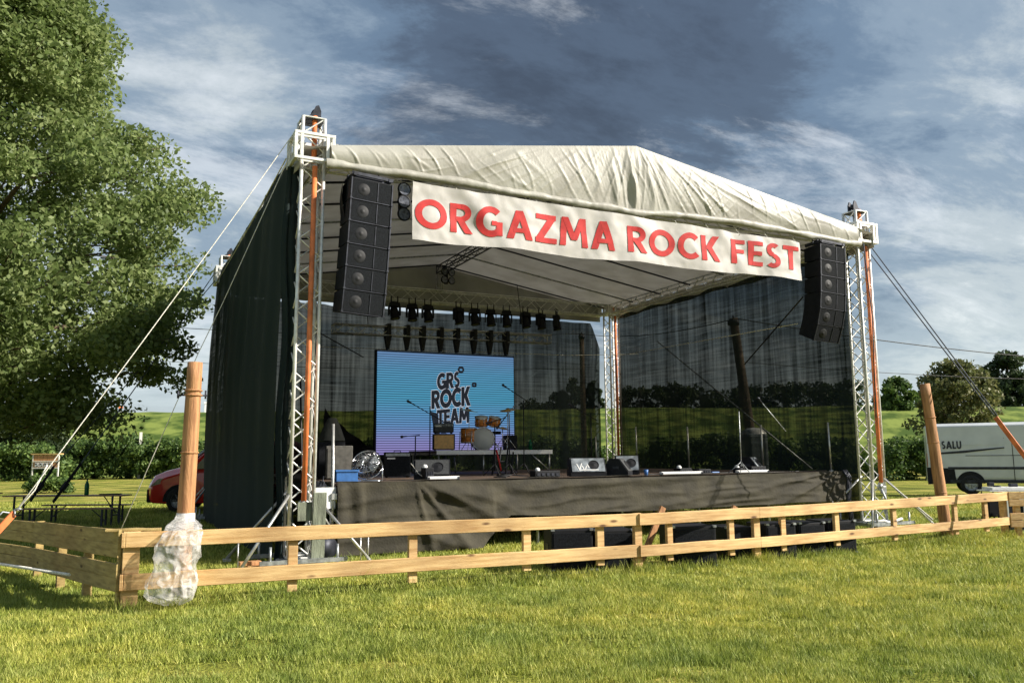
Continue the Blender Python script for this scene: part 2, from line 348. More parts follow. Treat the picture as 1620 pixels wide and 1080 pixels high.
# the big tree on the left
tb_=cf(*(lambda u,d:((u-810)/F*d,d))(-62,20.5)); 
tree('poplar_tree','tall leafy green tree filling the left edge beside the stage',tb_,[(2.5,2.6),(3.3,4.5),(4.2,5.0),(5.6,5.4),(7.4,5.5),(8.2,5.2),(9.1,4.7),(10.3,3.8),(12.4,3.2),(14.2,2.4),(15.4,.4)],800,290,.78,.128,'leaf',.34,limbs=36,fill=.40)
# bushes and hedge along the foot of the embankment
def bush(name,label,u0,u1,dep,h,m,leaf,nl,per,cat='bush',group=None,dd=2.,zb=0,lr=.8):
    cs=[];rr=[]; r0=(u0-810)/F*dep; r1=(u1-810)/F*dep; b=cf((r0+r1)/2,dep,zb)
    sd=random.random()*40
    for i in range(nl):
        t=random.random(); x=r0+(r1-r0)*t; e=min(1,min(t,1-t)*6+.35) ; hh=h*e*(.82+.3*nz(x*.35+sd,2.)); z=hh*random.random()**.6
        p=cf(x,dep+random.uniform(-dd,dd),zb+z); cs.append(tuple(p)); rr.append(lr*(.5+.8*random.random()))
    o=leaf_mesh(name,cs,rr,per,leaf,m,None); o.data.transform(Matrix.Translation(-b)); o.location=b; return tag(o,label,cat,group)
bush('hedge','long dark green hedge below the grassy embankment left of the stage',108,345,70,3.7,'leafm',.27,330,90,'hedge',lr=.75)
bush('bush','loose bright green bush under the big tree beside the notice board',-120,112,66,3.1,'leafm',.27,260,80,lr=.8)
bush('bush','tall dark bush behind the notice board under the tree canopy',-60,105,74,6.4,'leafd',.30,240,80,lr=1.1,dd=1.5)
bush('hedge','dim hedge seen through the rear netting of the stage',500,985,68,3.3,'leafm',.28,420,80,'hedge')
bush('hedge','dim hedge seen through the right side netting',1000,1365,66,3.2,'leafm',.28,330,80,'hedge')
bush('hedge','green hedge between the right tower and the white van',1384,1580,50,2.75,'leafm',.20,260,90,'hedge',dd=1.2,lr=.55)
# trees behind
def far(u,dep,vtop,wid,m,label,vb=None,per=70,nl=90,leaf=None,lr=None,name='deciduous_tree',group=None,zb=0):
    H=(717-vtop)/F*dep+1.65-zb; r=wid/2/F*dep
    b=cf((u-810)/F*dep,dep,zb)
    return tree(name,label,b,[(H*.12,r*.6),(H*.3,r*.95),(H*.55,r),(H*.8,r*.7),(H,r*.15)],nl,per,lr or r*.28,leaf or dep*.0045,m,.18*H/8,group=group,limbs=8,fill=.5)
far(1512,58,578,135,'leafy','sunlit orange green shrubby tree rising behind the white van',per=90,nl=170,lr=.75)
far(1417,96,604,62,'leafm','small round green tree on the field right of the stage',per=70,nl=80,zb=5.5)
far(1598,112,566,90,'leafd','tall dark tree at the right edge behind the van',per=80,nl=120,zb=5,leaf=.5)
far(1560,120,592,70,'leafd','lower dark tree left of the tall one behind the van',zb=5,leaf=.5)
far(1475,118,600,50,'leafd','dark round tree between the shrub and the right tower',zb=5,leaf=.5)
for i,(u,vt,w) in enumerate([(905,600,48),(938,606,40),(880,622,40)]):
    far(u,118,vt,w,'leafd',['dark tree seen through rear netting left of the thin pole','dark tree seen through rear netting right of the thin pole','lowest dark tree left of the pair behind the rear netting'][i],zb=5,leaf=.5,nl=60,group='trees beyond the netting')
tl=[]; rr=[]
for i in range(300):
    u=random.uniform(985,1362); d=random.uniform(125,135); h=(717-612-6*nz(u*.03)*2)/F*d+1.65
    tl.append(tuple(cf((u-810)/F*d,d,5+random.random()*(h-5)))); rr.append(1.3)
tag(leaf_mesh('tree_line',tl,rr,60,.6,'leafd'),'distant dark belt of trees seen through the right netting','tree belt',kind='stuff')
tl=[]; rr=[]
for i in range(90):
    u=random.uniform(828,880); d=random.uniform(150,160); h=(717-634-4*nz(u*.08))/F*d+1.65
    tl.append(tuple(cf((u-810)/F*d,d,4+random.random()*(h-4)))); rr.append(1.3)
tag(leaf_mesh('tree_line',tl,rr,60,.6,'leafd'),'faint low tree belt on the horizon behind the rear netting','tree belt',kind='stuff')

# grass blades
def grass():
    P_=[];
    for d0,d1,den in ((4.6,7.5,6500),(7.5,10.5,4000),(10.5,14,1900),(14,20,800),(20,32,300)):
        hw=.95*d1+1; n=int((d1-d0)*2*hw*den); d=rng.uniform(d0,d1,n); x=rng.uniform(-1,1,n)*hw; k=np.abs(x)<.84*d+1.0; d=d[k]; x=x[k]
        P_.append(np.stack([x,d,np.full(len(d),d0)],1))
    A=np.concatenate(P_)
    keep=np.ones(len(A),bool)
    for q in range(90):      # worn, thin spots
        dd=rng.uniform(5,14); xx=rng.uniform(-.7,.7)*dd; r_=rng.uniform(.06,.32)
        keep&=~((((A[:,0]-xx)/1.6)**2+(A[:,1]-dd)**2<r_*r_)&(rng.random(len(A))<.8))
    A=A[keep]; n0=len(A)
    # longer tufts left standing along the fence and round the pole feet
    ex=[]
    pl=[(-2.50,-3.18),(4.0,-3.43),(6.23,-3.37),(13.05,-2.80)]
    for (xa,ya),(xb,yb) in zip(pl,pl[1:]):
        m_=int(abs(xb-xa)*420); tt=rng.random(m_); ex.append(np.stack([xa+(xb-xa)*tt,ya+(yb-ya)*tt+rng.normal(0,.05,m_)],1))
    for (xa,ya) in ((-2.44,-3.1),(4.03,-3.36),(6.24,-3.3),(13,-2.75),(-1.88,-2.6),(11.99,-2.2)): ex.append(np.stack([rng.normal(xa,.09,420),rng.normal(ya,.09,420)],1))
    ex=np.concatenate(ex); dx=ex[:,0]-CX; dy=ex[:,1]-CY; E_=np.stack([dx*rgt.x+dy*rgt.y,dx*fwd.x+dy*fwd.y,np.full(len(ex),7.)],1)
    A=np.concatenate([A,E_]); n=len(A)
    wx=CX+rgt.x*A[:,0]+fwd.x*A[:,1]; wy=CY+rgt.y*A[:,0]+fwd.y*A[:,1]
    # patchy height
    pat=.5+.5*np.sin(wx*1.3+np.sin(wy*.9)*2)*np.sin(wy*1.7+np.sin(wx*1.1)*1.5)
    h=(.018+.030*rng.random(n))*(1+.5*pat)*(1+A[:,2]*.03); w=.0028+.0005*A[:,2]
    tall=rng.random(n)<.004; h=np.where(tall,h*2.2,h); h[n0:]*=(1.5+1.6*rng.random(n-n0))
    a=rng.random(n)*2*PI; lx,ly=np.cos(a),np.sin(a); 
    ln=h*(.15+.75*rng.random(n)); b=rng.random(n)*2*PI
    V=np.zeros((n,3,3)); V[:,0]=np.stack([wx-lx*w,wy-ly*w,np.zeros(n)-.002],1); V[:,1]=np.stack([wx+lx*w,wy+ly*w,np.zeros(n)-.002],1)
    V[:,2]=np.stack([wx+np.cos(b)*ln,wy+np.sin(b)*ln,h],1)
    me=bpy.data.meshes.new('lawn_grass'); me.vertices.add(3*n); me.loops.add(3*n); me.polygons.add(n)
    me.vertices.foreach_set('co',V.astype(np.float32).ravel()); me.loops.foreach_set('vertex_index',np.arange(3*n,dtype=np.int32)); me.polygons.foreach_set('loop_start',np.arange(0,3*n,3,dtype=np.int32))
    at=me.attributes.new('rnd','FLOAT','POINT'); at.data.foreach_set('value',np.repeat(np.clip(rng.normal(.5,.25,n),0,1),3).astype(np.float32))
    me.materials.append(M['blade']); me.update(calc_edges=True)
    o=bpy.data.objects.new('lawn_grass',me); S.collection.objects.link(o); tag(o,'short mown yellow green lawn grass in front of the fence','grass',kind='stuff')
grass()

# ------------------------------------------------------------------ towers
def tower(loc,label,lean,hx):
    t=thing('truss_tower',label,'truss tower',loc,group='truss towers carrying the stage roof')
    x0,y0,_=loc; tx,ty=lean; H=7.2
    c=MB(); l=MB(); truss(c,l,(x0,y0,.12),(x0+tx,y0+ty,H),.36,.030,.013,.30); c.build('chord_tubes','aluw',t); l.build('lacing','aluw',t)
    b=MB(); b.box((x0,y0,.05),(.62,.62,.1),bev=.01)
    for i in(-1,1):
        for j in (-1,1): b.tube((x0+i*.5,y0+j*.5,.0),(x0+i*.5,y0+j*.5,.34),.02,8); b.lathe([(.0,.0),(.09,0),(.09,.02),(0,.02)],(x0+i*.5,y0+j*.5,.0))
    b.box((x0,y0+.5,.11),(1.3,.06,.06)); b.box((x0,y0-.5,.11),(1.3,.06,.06)); b.build('base_frame','steel',t)
    for i,j in((-1,-1),(1,-1),(1,1),(-1,1)):
        m=MB(); m.tube((x0+i*.15,y0+j*.15,1.12),(x0+i*.95,y0+j*.75,.08),.024,8); m.box((x0+i*.95,y0+j*.75,.05),(.12,.12,.04)); m.build('brace','alu',t)
    # sleeve block
    zx=lambda z:x0+tx*z/H; zy=lambda z:y0+ty*z/H
    s=MB(); 
    for z in (6.44,6.86):
        X,Y=zx(z),zy(z)
        for j in (-1,1): s.box((X,Y+j*.31,z),(.66,.05,.05),bev=.005); s.box((X+j*.305,Y,z),(.05,.57,.05))
        for j in (-1,1): s.box((X,Y+j*.19,z),(.56,.035,.045)); s.box((X+j*.19,Y,z),(.035,.34,.045))
    X,Y=zx(6.65),zy(6.65)
    for i in (-.305,-.21,.21,.305):
        for j in (-.31,.31): s.box((X+i,Y+j,6.65),(.05,.045,.37))
    for j in (-.185,.185):
        for i in (-.305,.305): s.box((X+i,Y+j,6.65),(.045,.05,.37))
    s.build('sleeve_block','aluw',t)
    # head with pulley bracket
    h=MB(); X,Y=zx(H),zy(H); pl=[(X-.17*hx,7.17),(X+.13*hx,7.17),(X+.13*hx,7.36),(X+.09*hx,7.46),(X+.04*hx,7.44),(X-.02*hx,7.30)][::hx]
    for q in (-.10,.05): h.prism(pl,Y+q,Y+q+.03)
    h.box((X,Y,7.19),(.36,.36,.03)); h.lathe([(0,-.03),(.07,-.03),(.05,0),(.07,.03),(0,.03)],(X+.05*hx,Y-.02,7.33),(0,1,0)); h.build('pulley_head','dsteel',t)
    o=MB(); zf=-.215
    o.path([(x0+.03,y0+zf,.98),(x0+.03+tx*.4,y0+zf+ty*.4,3.2),(zx(6.3)+.03,zy(6.3)+zf,6.35)],.042,8); o.path([(zx(6.5)+.03,zy(6.5)-.1,6.45),(X+.03,Y-.1,7.25)],.045,8)
    o.build('hoist_strap','orange',t)
    w=MB(); w.torus((x0+.03,y0-.2,.9),(0,1,.1),.09,.014,20,6); w.lathe([(0,-.03),(.05,-.03),(.05,.03),(0,.03)],(x0+.03,y0-.2,.9),(0,1,0)); w.box((x0+.12,y0-.19,.82),(.14,.06,.16),bev=.01)
    w.path([(x0+.03,y0-.2,.86),(x0+.14,y0-.26,.55),(x0+.1,y0-.2,.3)],.022,8); w.build('winch','steel',t)
    return t
tFL=tower((0,0,0),'front left truss tower with orange strap beside the leaning board',(.05,0),1)
tFR=tower((12.80,.15,0),'front right truss tower in front of the van',(-.10,-.1),-1)
tRR=tower((W,D,0),'rear right truss tower at the back corner inside the stage',(0,0),-1)
tRL=tower((0,D,0),'rear left truss tower peeking out behind the dark netting',(0,0),1)
# perimeter trusses
def rtruss(A,B,label):
    t=thing('roof_truss',label,'roof truss',A,group='horizontal trusses round the roof'); c=MB();l=MB(); truss(c,l,A,B,.29,.025,.011,.42,h=.38); c.build('chord_tubes','aluw',t); l.build('lacing','aluw',t)
rtruss((.35,0,6.6),(W-.45,0,6.6),'front roof truss hidden above the banner, holding the loudspeakers')
rtruss((.35,D,6.55),(W-.35,D,6.55),'rear roof truss with stage lights hanging below it')
rtruss((0,.35,6.6),(0,D-.35,6.6),'left side roof truss above the dark netting')
rtruss((W,.35,6.6),(W,D-.35,6.6),'right side roof truss running back to the rear tower')
RX=6.33; RZ=7.66
def zr(x): return RZ-(RZ-6.65)*abs(x-RX)/(6.35)
t=thing('roof_frame','roof skeleton of ridge truss, rafters and king post under the canopy','roof frame',(RX,D/2,6.74))
c=MB(); truss(c,c,(RX,0,RZ-.25),(RX,D,RZ-.25),.22,.02,.010,.36); c.build('ridge_truss','dsteel',t)
c=MB(); truss(c,c,(RX,D,6.75),(RX,D,RZ-.36),.16,.018,.009,.2); c.build('king_post','alu',t)
for k in range(8):
    y=k*D/7
    for sx in (-1,1):
        c=MB(); c.tube((RX,y,RZ-.07),(RX+sx*6.2,y,zr(RX+6.2)-.07),.024,6); c.build('rafter','steel' if k%3==0 else 'dsteel',t)
# canopy
t=thing('roof_canopy','cream gabled tarpaulin roof with wrinkled front gable','canopy',(RX,D/2,6.3))
for sx in (-1,1):
    c=MB()
    def fn(u,v):
        x=RX+sx*u*6.5; y=-.32+v*(D+.7); ph=abs(math.sin(PI*(y+.001)/(D/7)))
        return (x,y,zr(x)-.045*ph*math.sin(PI*u)+.012*nz(x*1.3,y*1.3))
    c.grid(fn,40,90); c.build('slope_panel','tarpt',t)
    c=MB()   # hanging eave valance
    def fn(u,v):
        y=-.3+u*(D+.6); x=RX+sx*(6.5+.02*math.sin(y*9)+.03*v); return (x,y,zr(RX+6.5)-v*(.34+.03*math.sin(y*2.1)))
    c.grid(fn,120,6); c.build('side_valance','tarp',t,solid=.005)
def crease(a,k): return max(0,1-abs(math.sin(a))*k)
def gfold(x,z):
    dx=x-(RX-.12); a=math.atan2(dx,RZ+.5-z); r=math.hypot(dx,RZ+.5-z); b=math.atan2(x-RX,z-5.2)      # rays from the peak / rays from the hem centre
    s=.014*crease(a*19+2.2*nz(a*5,r*.3),1.8)*min(1,.35+r*.4)*(.3+1.4*abs(nz(a*3,9)))*2
    s+=.016*crease(b*17+2.5*nz(x*.8,z*.6,4)+x*1.7,2.2)*(.2+1.5*abs(nz(x*.9,3)))
    s+=.012*crease(x*8.3+z*4.1+2*nz(x*.6,z),3)*abs(nz(x*.7,z*.7,12))*2.6
    s+=.012*crease(a*52+3*nz(a*8,r*.6,2),2.2)*min(1,.2+r*.35)*abs(nz(a*6,r*.5,20))*2.4+.013*crease(b*38+x*2.5+2*nz(x*1.5,z),2.6)*abs(nz(x*1.4,z,31))*2.2*min(1,(zr(x)-z)*1.6+.2)
    s+=.010*math.sin(x*1.9+nz(z*2)*2)
    cx=max(0,1-abs(dx)/.95); s+=.075*cx*(crease(dx*7.5+1.3*nz(z*1.6)+.8*dx*(z-7),1.2)-.3)*min(1,(RZ+.02-z)*1.2)
    return s
c=MB()
def gb(x): return 6.36+.04*math.sin(x*.9)+.03*nz(x*1.3)-.05*math.exp(-((x-RX)/.4)**2)
def fn(u,v):
    x=.30+u*12.0; zt=zr(x)+.01; zb=gb(x); z=zt+(zb-zt)*v
    y=-.33-.06*math.sin(PI*v)-gfold(x,z)*min(1,v*5)*min(1,(1-v)*4+.3)
    return (x,y,z)
c.grid(fn,700,44); c.build('front_gable','tarp',t)
c=MB()   # rolled hem along the lower edge
def fn(u,v):
    x=.22+u*12.12; a=2*PI*v; zb=gb(x); r=.055+.016*nz(x*2.3)+.010*nz(x*7); 
    return (x,-.36+math.cos(a)*r*(1+.2*nz(x*3,v*4)),zb+.0+math.sin(a)*r*(1.25+.35*nz(x*1.7,5)))
c.grid(fn,300,14); c.build('rolled_hem','tarp',t)
c=MB()
def fn(u,v): x=.2+u*12.2; return (x,D+.33+.02*nz(x*2,v*3),zr(x)+(6.2-zr(x))*v)
c.grid(fn,60,10); c.build('rear_gable','tarpu',t,solid=.004)
# ------------------------------------------------------------------ banner with lettering
BX0,BX1=1.66,10.40; BY=-.46
def btop(x): return 6.235+(6.12-6.235)*(x-BX0)/(BX1-BX0)
def bbot(x): return 5.245+(5.30-5.245)*(x-BX0)/(BX1-BX0)+.018*math.sin(x*2.2)
def bfold(x,z):
    v=(z-5.25)/.95
    s=.045*math.sin(x*3.1+1.6*nz(z*1.5,x*.4)+z*1.6)+.020*math.sin(x*7.3-z*3.5+nz(x))+.035*nz(x*2.2,z*2.6)
    s+=.075*max(0,v)*max(0,math.sin(x*3.3+z*3+1.5*nz(x*.6)))**3+.014*nz(x*6,z*6)
    return s
def bfold_t(x,z): return bfold(x,z)*(.65)
t=thing('banner','long white festival banner with red capital letters under the roof edge','banner',(RX,BY,5.2))
c=MB()
def fn(u,v): x=BX0+u*(BX1-BX0); z=btop(x)+(bbot(x)-btop(x))*v; return (x,BY-bfold_t(x,z),z)
c.grid(fn,300,34); c.build('sheet','banner',t)
TK=.2
def _R(x0,z0,x1,z1): return ('r',x0,z0,x1,z1)
def _D(x0,z0,x1,z1,w=.22): return ('d',x0,z0,x1,z1,w)
def _C(cx,cz,rx,rz,a0,a1,t=TK): return ('c',cx,cz,rx,rz,a0,a1,t)
GL={'O':(1.0,[_C(.5,.5,.5,.52,0,360)]),'R':(.70,[_R(0,0,TK,1),_R(TK-.01,.84,.37,1),_R(TK-.01,.41,.37,.56),_C(.37,.705,.29,.295,-90,90,.17),_D(.33,.45,.60,0,.23)]),
'G':(.88,[_C(.47,.5,.47,.52,48,318),_R(.66,.04,.86,.50),_R(.50,.38,.67,.52)]),'A':(.88,[_D(.44,1,.11,0),_D(.44,1,.77,0),_R(.24,.23,.64,.37)]),
'Z':(.76,[_R(.03,.83,.76,1),_D(.62,.86,.14,.14,.26),_R(0,0,.76,.17)]),'M':(1.04,[_D(.19,1,.10,0,.20),_D(.85,1,.94,0,.20),_D(.20,1,.52,.22,.20),_D(.84,1,.52,.22,.20)]),
'C':(.82,[_C(.48,.5,.48,.52,46,314)]),'K':(.78,[_R(0,0,TK,1),_D(.26,.46,.62,1,.24),_D(.30,.56,.66,0,.24)]),'F':(.54,[_R(0,0,TK,1),_R(TK-.01,.84,.54,1),_R(TK-.01,.44,.50,.59)]),
'E':(.58,[_R(0,0,TK,1),_R(TK-.01,.84,.56,1),_R(TK-.01,.43,.52,.58),_R(TK-.01,0,.58,.16)]),'S':(.58,[_C(.30,.735,.27,.285,45,268,.17),_C(.27,.275,.28,.295,-140,92,.17)]),
'T':(.68,[_R(0,.84,.68,1),_R(.24,0,.44,.85)]),'L':(.5,[_R(0,0,TK,1),_R(TK-.01,0,.5,.17)]),'U':(.72,[_R(0,.33,TK,1),_R(.52,.33,.72,1),_C(.36,.35,.36,.37,180,360)])}
def draw_text(word,x0,x1,z0,z1,h0,h1,surf,name,m,parent,cell=.045,grow=0,world=True,lift=.0012,gap=.12):
    adv=[GL[ch][0] for ch in word]; tot=sum(adv)+gap*(len(word)-1); mb=MB(); pen=0; sx=(x1-x0)/tot
    for ch in word:
        for k,pr in enumerate(GL[ch][1]):
            if pr[0]=='r': _,a,b,c_,d=pr; f=lambda u,v:(a-grow+(c_-a+2*grow)*u,b-grow+(d-b+2*grow)*v); nu=max(1,int((c_-a)*sx/cell));nv=max(1,int((d-b)*h0/cell))
            elif pr[0]=='d': _,a,b,c_,d,w=pr; f=lambda u,v:(a+(c_-a)*v+(u-.5)*(w+2*grow),b+(d-b)*v+(grow if b>d else -grow)*(1-2*v)); nu=max(1,int(w*sx/cell));nv=max(1,int(abs(d-b)*h0/cell))
            else:
                _,cx,cz,rx,rz_,a0,a1,tk=pr
                def f(u,v,cx=cx,cz=cz,rx=rx,rz_=rz_,a0=a0,a1=a1,tk=tk):
                    a=math.radians(a0+(a1-a0)*v); q=grow-(tk+2*grow)*u; return (cx+(rx+q)*math.cos(a),cz+(rz_+q)*math.sin(a))
                nu=2; nv=max(8,int(abs(a1-a0)/12))
            def g(u,v):
                x,z=f(u,v); x+=pen; t_=x/tot; X=x0+x*sx; Z=z0+(z1-z0)*t_+z*(h0+(h1-h0)*t_); q=surf(X,Z); return (q[0],q[1]-lift*(k+(len(adv) and 0)),q[2])
            mb.grid(g,nu,nv)
        pen+=GL[ch][0]+gap
    return mb.build(name,m,parent,world=world)
fs=lambda x,z:(x,BY-bfold_t(x,z)-.009,z)
draw_text('ORGAZMA',1.71,5.68,5.46,5.45,.50,.54,fs,'lettering','red',t,grow=.008)
draw_text('ROCK',5.97,8.20,5.47,5.48,.50,.51,fs,'lettering','red',t,grow=.008)
draw_text('FEST',8.51,10.33,5.50,5.50,.50,.50,fs,'lettering','red',t,grow=.008)
c=MB()
for k in range(12):
    x=BX0+.06+k*(BX1-BX0-.12)/11; c.tube((x,BY+.02,btop(x)-.03),(x,-.15,6.46),.006,5)
c.build('ties','rope',t)

# ------------------------------------------------------------------ netting
def net(name,label,fn,nu,nv,m):
    c=MB(); c.grid(fn,nu,nv); return tag(c.build(name,m,None,world=False),label,'netting')
def fn(u,v):
    x=.1+u*12.15; z1=6.13+.10*math.sin(x*3.1)*abs(nz(x*1.2))-.05*math.sin(PI*u)
    if x>11.95: z1-=(x-11.95)*3
    if x>12.0: pass
    z=.04+(z1-.04)*v; return (x-(.3*(z1-6.0) if x>11.6 else 0)*0,D+.22+.06*math.sin(x*2.3+v)*(.4+v)+.05*nz(x*1.4,z*.4),z)
net('shade_netting','dark see-through netting closing the back of the stage',fn,150,30,'net')
def fn(u,v):
    y=.42+u*9.75; z1=6.36+.03*math.sin(y*4)-.25*max(0,(y-9.6)); z=.04+(z1-.04)*v
    return (W+.12+.05*math.sin(y*4.2+.6*v)*(.3+v)+.05*nz(y*1.6,z*.4,3),y+ (.12*(1-v) if u>.97 else 0),z)
net('shade_netting','dark see-through netting hanging down the right side of the stage',fn,150,30,'net')
def fn(u,v):
    y=.15+u*10.5; z1=6.62+.03*math.sin(y*5); z=.03+(z1-.03)*v
    return (-.24-.10*math.sin(PI*v)*(.6+.4*nz(y*.5))-.014*math.sin(y*5.2+v*1.5)*(.2+v)-.05*nz(y*.8,z*.5,8)-.12*(1-v),y,z)
net('shade_netting','near-black netting wall along the left side of the stage',fn,150,34,'netl')
def fn(u,v):   # gathered flap beside the front left tower
    z=.05+6.35*v; y=.15-.02*u; return (-.34+u*.22+.03*math.sin(z*2.2)+.04*math.sin(u*9),y+.05*math.sin(u*11+z*.6)-.02,z)
net('net_flap','bunched edge of dark netting beside the front left tower',fn,14,50,'netl')
def fn(u,v):   # diagonal gathered drape low at the back left
    x=2.6+u*1.75; top=3.0-1.35*u**.8; z=1.2+(top-1.2)*v; return (x,9.6+.10*math.sin((u*1.6-v)*14)+.03*nz(x*3,z*3),z)
net('net_drape','folded dark drape sagging in the rear left corner of the stage',fn,60,24,'blackcloth')

# ------------------------------------------------------------------ stage deck
t=thing('stage_platform','raised plywood stage platform on steel legs','stage',(RX,5,0))
DX0,DX1,DY0,DY1=.72,12.30,.66,9.4
c=MB(); c.box(((DX0+DX1)/2,(DY0+DY1)/2,DK-.03),(DX1-DX0,DY1-DY0,.06)); c.build('deck','deck',t)
c=MB()
for y in (DY0+.05,DY1-.05): c.box(((DX0+DX1)/2,y,DK-.13),(DX1-DX0-.1,.05,.14))
for k in range(7): x=DX0+.1+k*(DX1-DX0-.2)/6; c.box((x,(DY0+DY1)/2,DK-.12),(.05,DY1-DY0-.3,.12))
c.build('bearers','steel',t)
for ix in range(7):
    for iy in range(3):
        c=MB(); x=DX0+.1+ix*(DX1-DX0-.2)/6; y=DY0+.12+iy*(DY1-DY0-.24)/2; c.tube((x,y,0),(x,y,DK-.19),.028,8); c.lathe([(0,0),(.07,0),(.07,.012),(0,.012)],(x,y,0.002)); c.build('leg','steel',t)
# guard posts
gp=None
for (u,y,vt,lab) in [(1108,6,675,'guard post on the right stage edge behind the wedge monitor'),(1207,3,672,'guard post in front of the dark rounded cabin'),(1316,.8,668,'guard post at the front right stage corner'),(1030,8.6,675,'bent looking guard post nearest the rear right tower'),(943,9.2,690,'thin guard post at the rear stage edge')]:
    p=AY(u,vt,y); c=MB(); x=min(p.x,12.26); c.tube((x,y,DK),(x-.02,y,p.z),.022,8); c.lathe([(0,0),(.05,0),(.05,.03),(0,.03)],(x,y,DK)); tag(c.build('guard_post','alu',None),lab,'post','guard posts round the stage')
c=MB(); c.tube((.69,.6,0),(.66,.6,2.2),.028,8); c.lathe([(.0,0),(.08,0),(.08,.015),(.04,.03),(.04,.06),(0,.06)],(.69,.6,.02)); c.box((.69,.56,1.0),(.09,.06,.1))
tag(c.build('upright_pole','alu',None),'pale metal pole standing at the front left stage corner','post')
# skirt cloth
c=MB()
def fn(u,v):
    x=.74+u*11.62; top=1.235-.035*math.sin(PI*u)+.02*nz(x*1.2); 
    bot=.04 if x<3.3 else min(.58,.04+(x-3.3)*.9)
    if x>3.3: bot=bot+.05*nz(x*.9)-.03*math.sin(PI*(u))+.06*max(0,u-.8)*2
    z=top+(bot-top)*v
    q=(1.25-z); f=.07*crease((x-2.15)*1.0-q*3.4+ .5*nz(x*.8),1.3)*math.exp(-((x-2.9)/1.3)**2)
    f+=.045*crease(math.atan2(q+.02,x-2.1)*7,1.4)*math.exp(-((x-3.4)/2.0)**2)*(x>2.1)
    dr=math.hypot((12.35-x)*.42,q); an=math.atan2(q+.04,(12.35-x)*.42+.05); f+=.06*crease(an*9,1.3)*math.exp(-dr*.85)
    f+=.040*crease(z*6.2+.30*(x-2)*math.cos(x*.35)+1.6*nz(x*.45,3),1.3)*(.25+1.3*abs(nz(x*.6,8)))
    f+=.030*crease(z*11-.45*x+1.4*nz(x*.8,13),1.6)*abs(nz(x*.5,z,18))*2+.022*nz(x*.9,z*4)+.007*nz(x*3,z*9)
    if x<1.2: f+=.03*math.sin(x*18)*(1-v)
    return (x,.58-.10*v*(1 if x<3.6 else .5)-1.35*f*min(1,v*4+.2)-.02,z)
c.grid(fn,320,30); tag(c.build('stage_skirt','skirt',None,world=False),'dark olive cloth skirt hung along the front edge of the stage','cloth')
c=MB()
def fn(u,v): x=.78+u*11.5; return (x,.56+v*(.25+.08*nz(x*.9)),1.232+.006*math.sin(x*3)+.004)
c.grid(fn,120,4); tag(c.build('skirt_overlap','skirt',None,world=False),'strip of the same olive cloth folded over the stage edge','cloth')
c=MB()
for k in range(3):
    c.path([(12.34+.05*k,.55,1.26),(12.42+.05*k,.5,1.1),(12.40+.04*k,.52,.6),(12.43+.05*k,.5,.05)],.028,7)
tag(c.build('cable_bundle','dsteel',None),'bundle of dark hoses hanging off the right front stage corner','cable')

# ------------------------------------------------------------------ loudspeakers
def line_array(u_c,Xc,Y0,ztop,zbot,label,curve,rz):
    t=thing('line_array',label,'loudspeaker array',(Xc,Y0,zbot),group='hanging line arrays')
    h=(ztop-zbot-.08)/6; ang=0; p=Vector((0,0,ztop-.1)); 
    fr=MB(); 
    Rz=Matrix.Rotation(rz,4,'Z'); B=Matrix.Translation((Xc,Y0,0))@Rz@Matrix.Translation((0,0,6.2))@Matrix.Rotation(.055,4,'Y')@Matrix.Translation((0,0,-6.2))
    def T(mb,Mx): mb.v=[tuple(Mx@Vector(v)) for v in mb.v]; return mb
    f=MB(); f.box((0,.22,ztop-.04),(.72,.06,.06)); f.box((-.3,.22,ztop-.04),(.05,.5,.06)); f.box((.3,.22,ztop-.04),(.05,.5,.06)); f.box((0,0,ztop-.03),(.7,.04,.05))
    for i in (-.25,.25): f.tube((i,.3,ztop-.02),(i*.8,.42,6.5),.012,6)
    f.box((0,.25,ztop+.02),(.5,.16,.05)); T(f,B).build('fly_frame','dsteel',t)
    for k in range(6):
        ang=curve[k]; Rx=Matrix.Rotation(ang,4,'X'); Mx=B@Matrix.Translation(p)@Rx
        b=MB(); w=.36; dy=.46
        vs=[(-w,0,-h+.006),(w,0,-h+.006),(w,0,0),(-w,0,0),(-w*.98,dy,-h+.03),(w*.98,dy,-h+.03),(w*.98,dy,-.02),(-w*.98,dy,-.02)]
        b.add(vs,[(0,1,2,3)[::-1],(4,5,6,7),(0,4,5,1)[::1],(3,2,6,7),(0,3,7,4),(1,5,6,2)]); 
        cab=T(b,Mx).build('cabinet','black',t)
        g=MB(); g.box((-.0,-.010,-h/2),(.66,.014,h-.035),bev=.004); T(g,Mx).build('grille','grille',cab)
        q=MB(); q.lathe([(.105,-.002),(.095,.004),(.05,.0),(.035,.006),(0,.012)],(-.14,-.018,-h/2),(0,-1,0))
        T(q,Mx).build('driver','cone',cab)
        q=MB(); q.box((.10,-.02,-h/2),(.012,.012,h-.05)); q.box((.345,-.012,-h/2),(.02,.03,h-.01)); q.box((-.345,-.012,-h/2),(.02,.03,h-.01)); q.box((0,-.012,-h+.006),(.72,.02,.012))
        for i in (-.345,.345): q.box((i,-.02,-h+.012),(.035,.035,.03))
        T(q,Mx).build('rigging_bars','dsteel',cab)
        p=p+ (Rx@Vector((0,0,-h)))
    return t
line_array(0,.93,-.62,6.20,3.90,'left hanging column of black loudspeakers with visible round drivers',[-.02,-.02,-.01,.02,.05,.09],.06)
line_array(0,11.20,-.60,6.20,4.0,'right hanging column of black loudspeakers curving back at the bottom',[.0,.0,.02,.07,.24,.36],-.04)
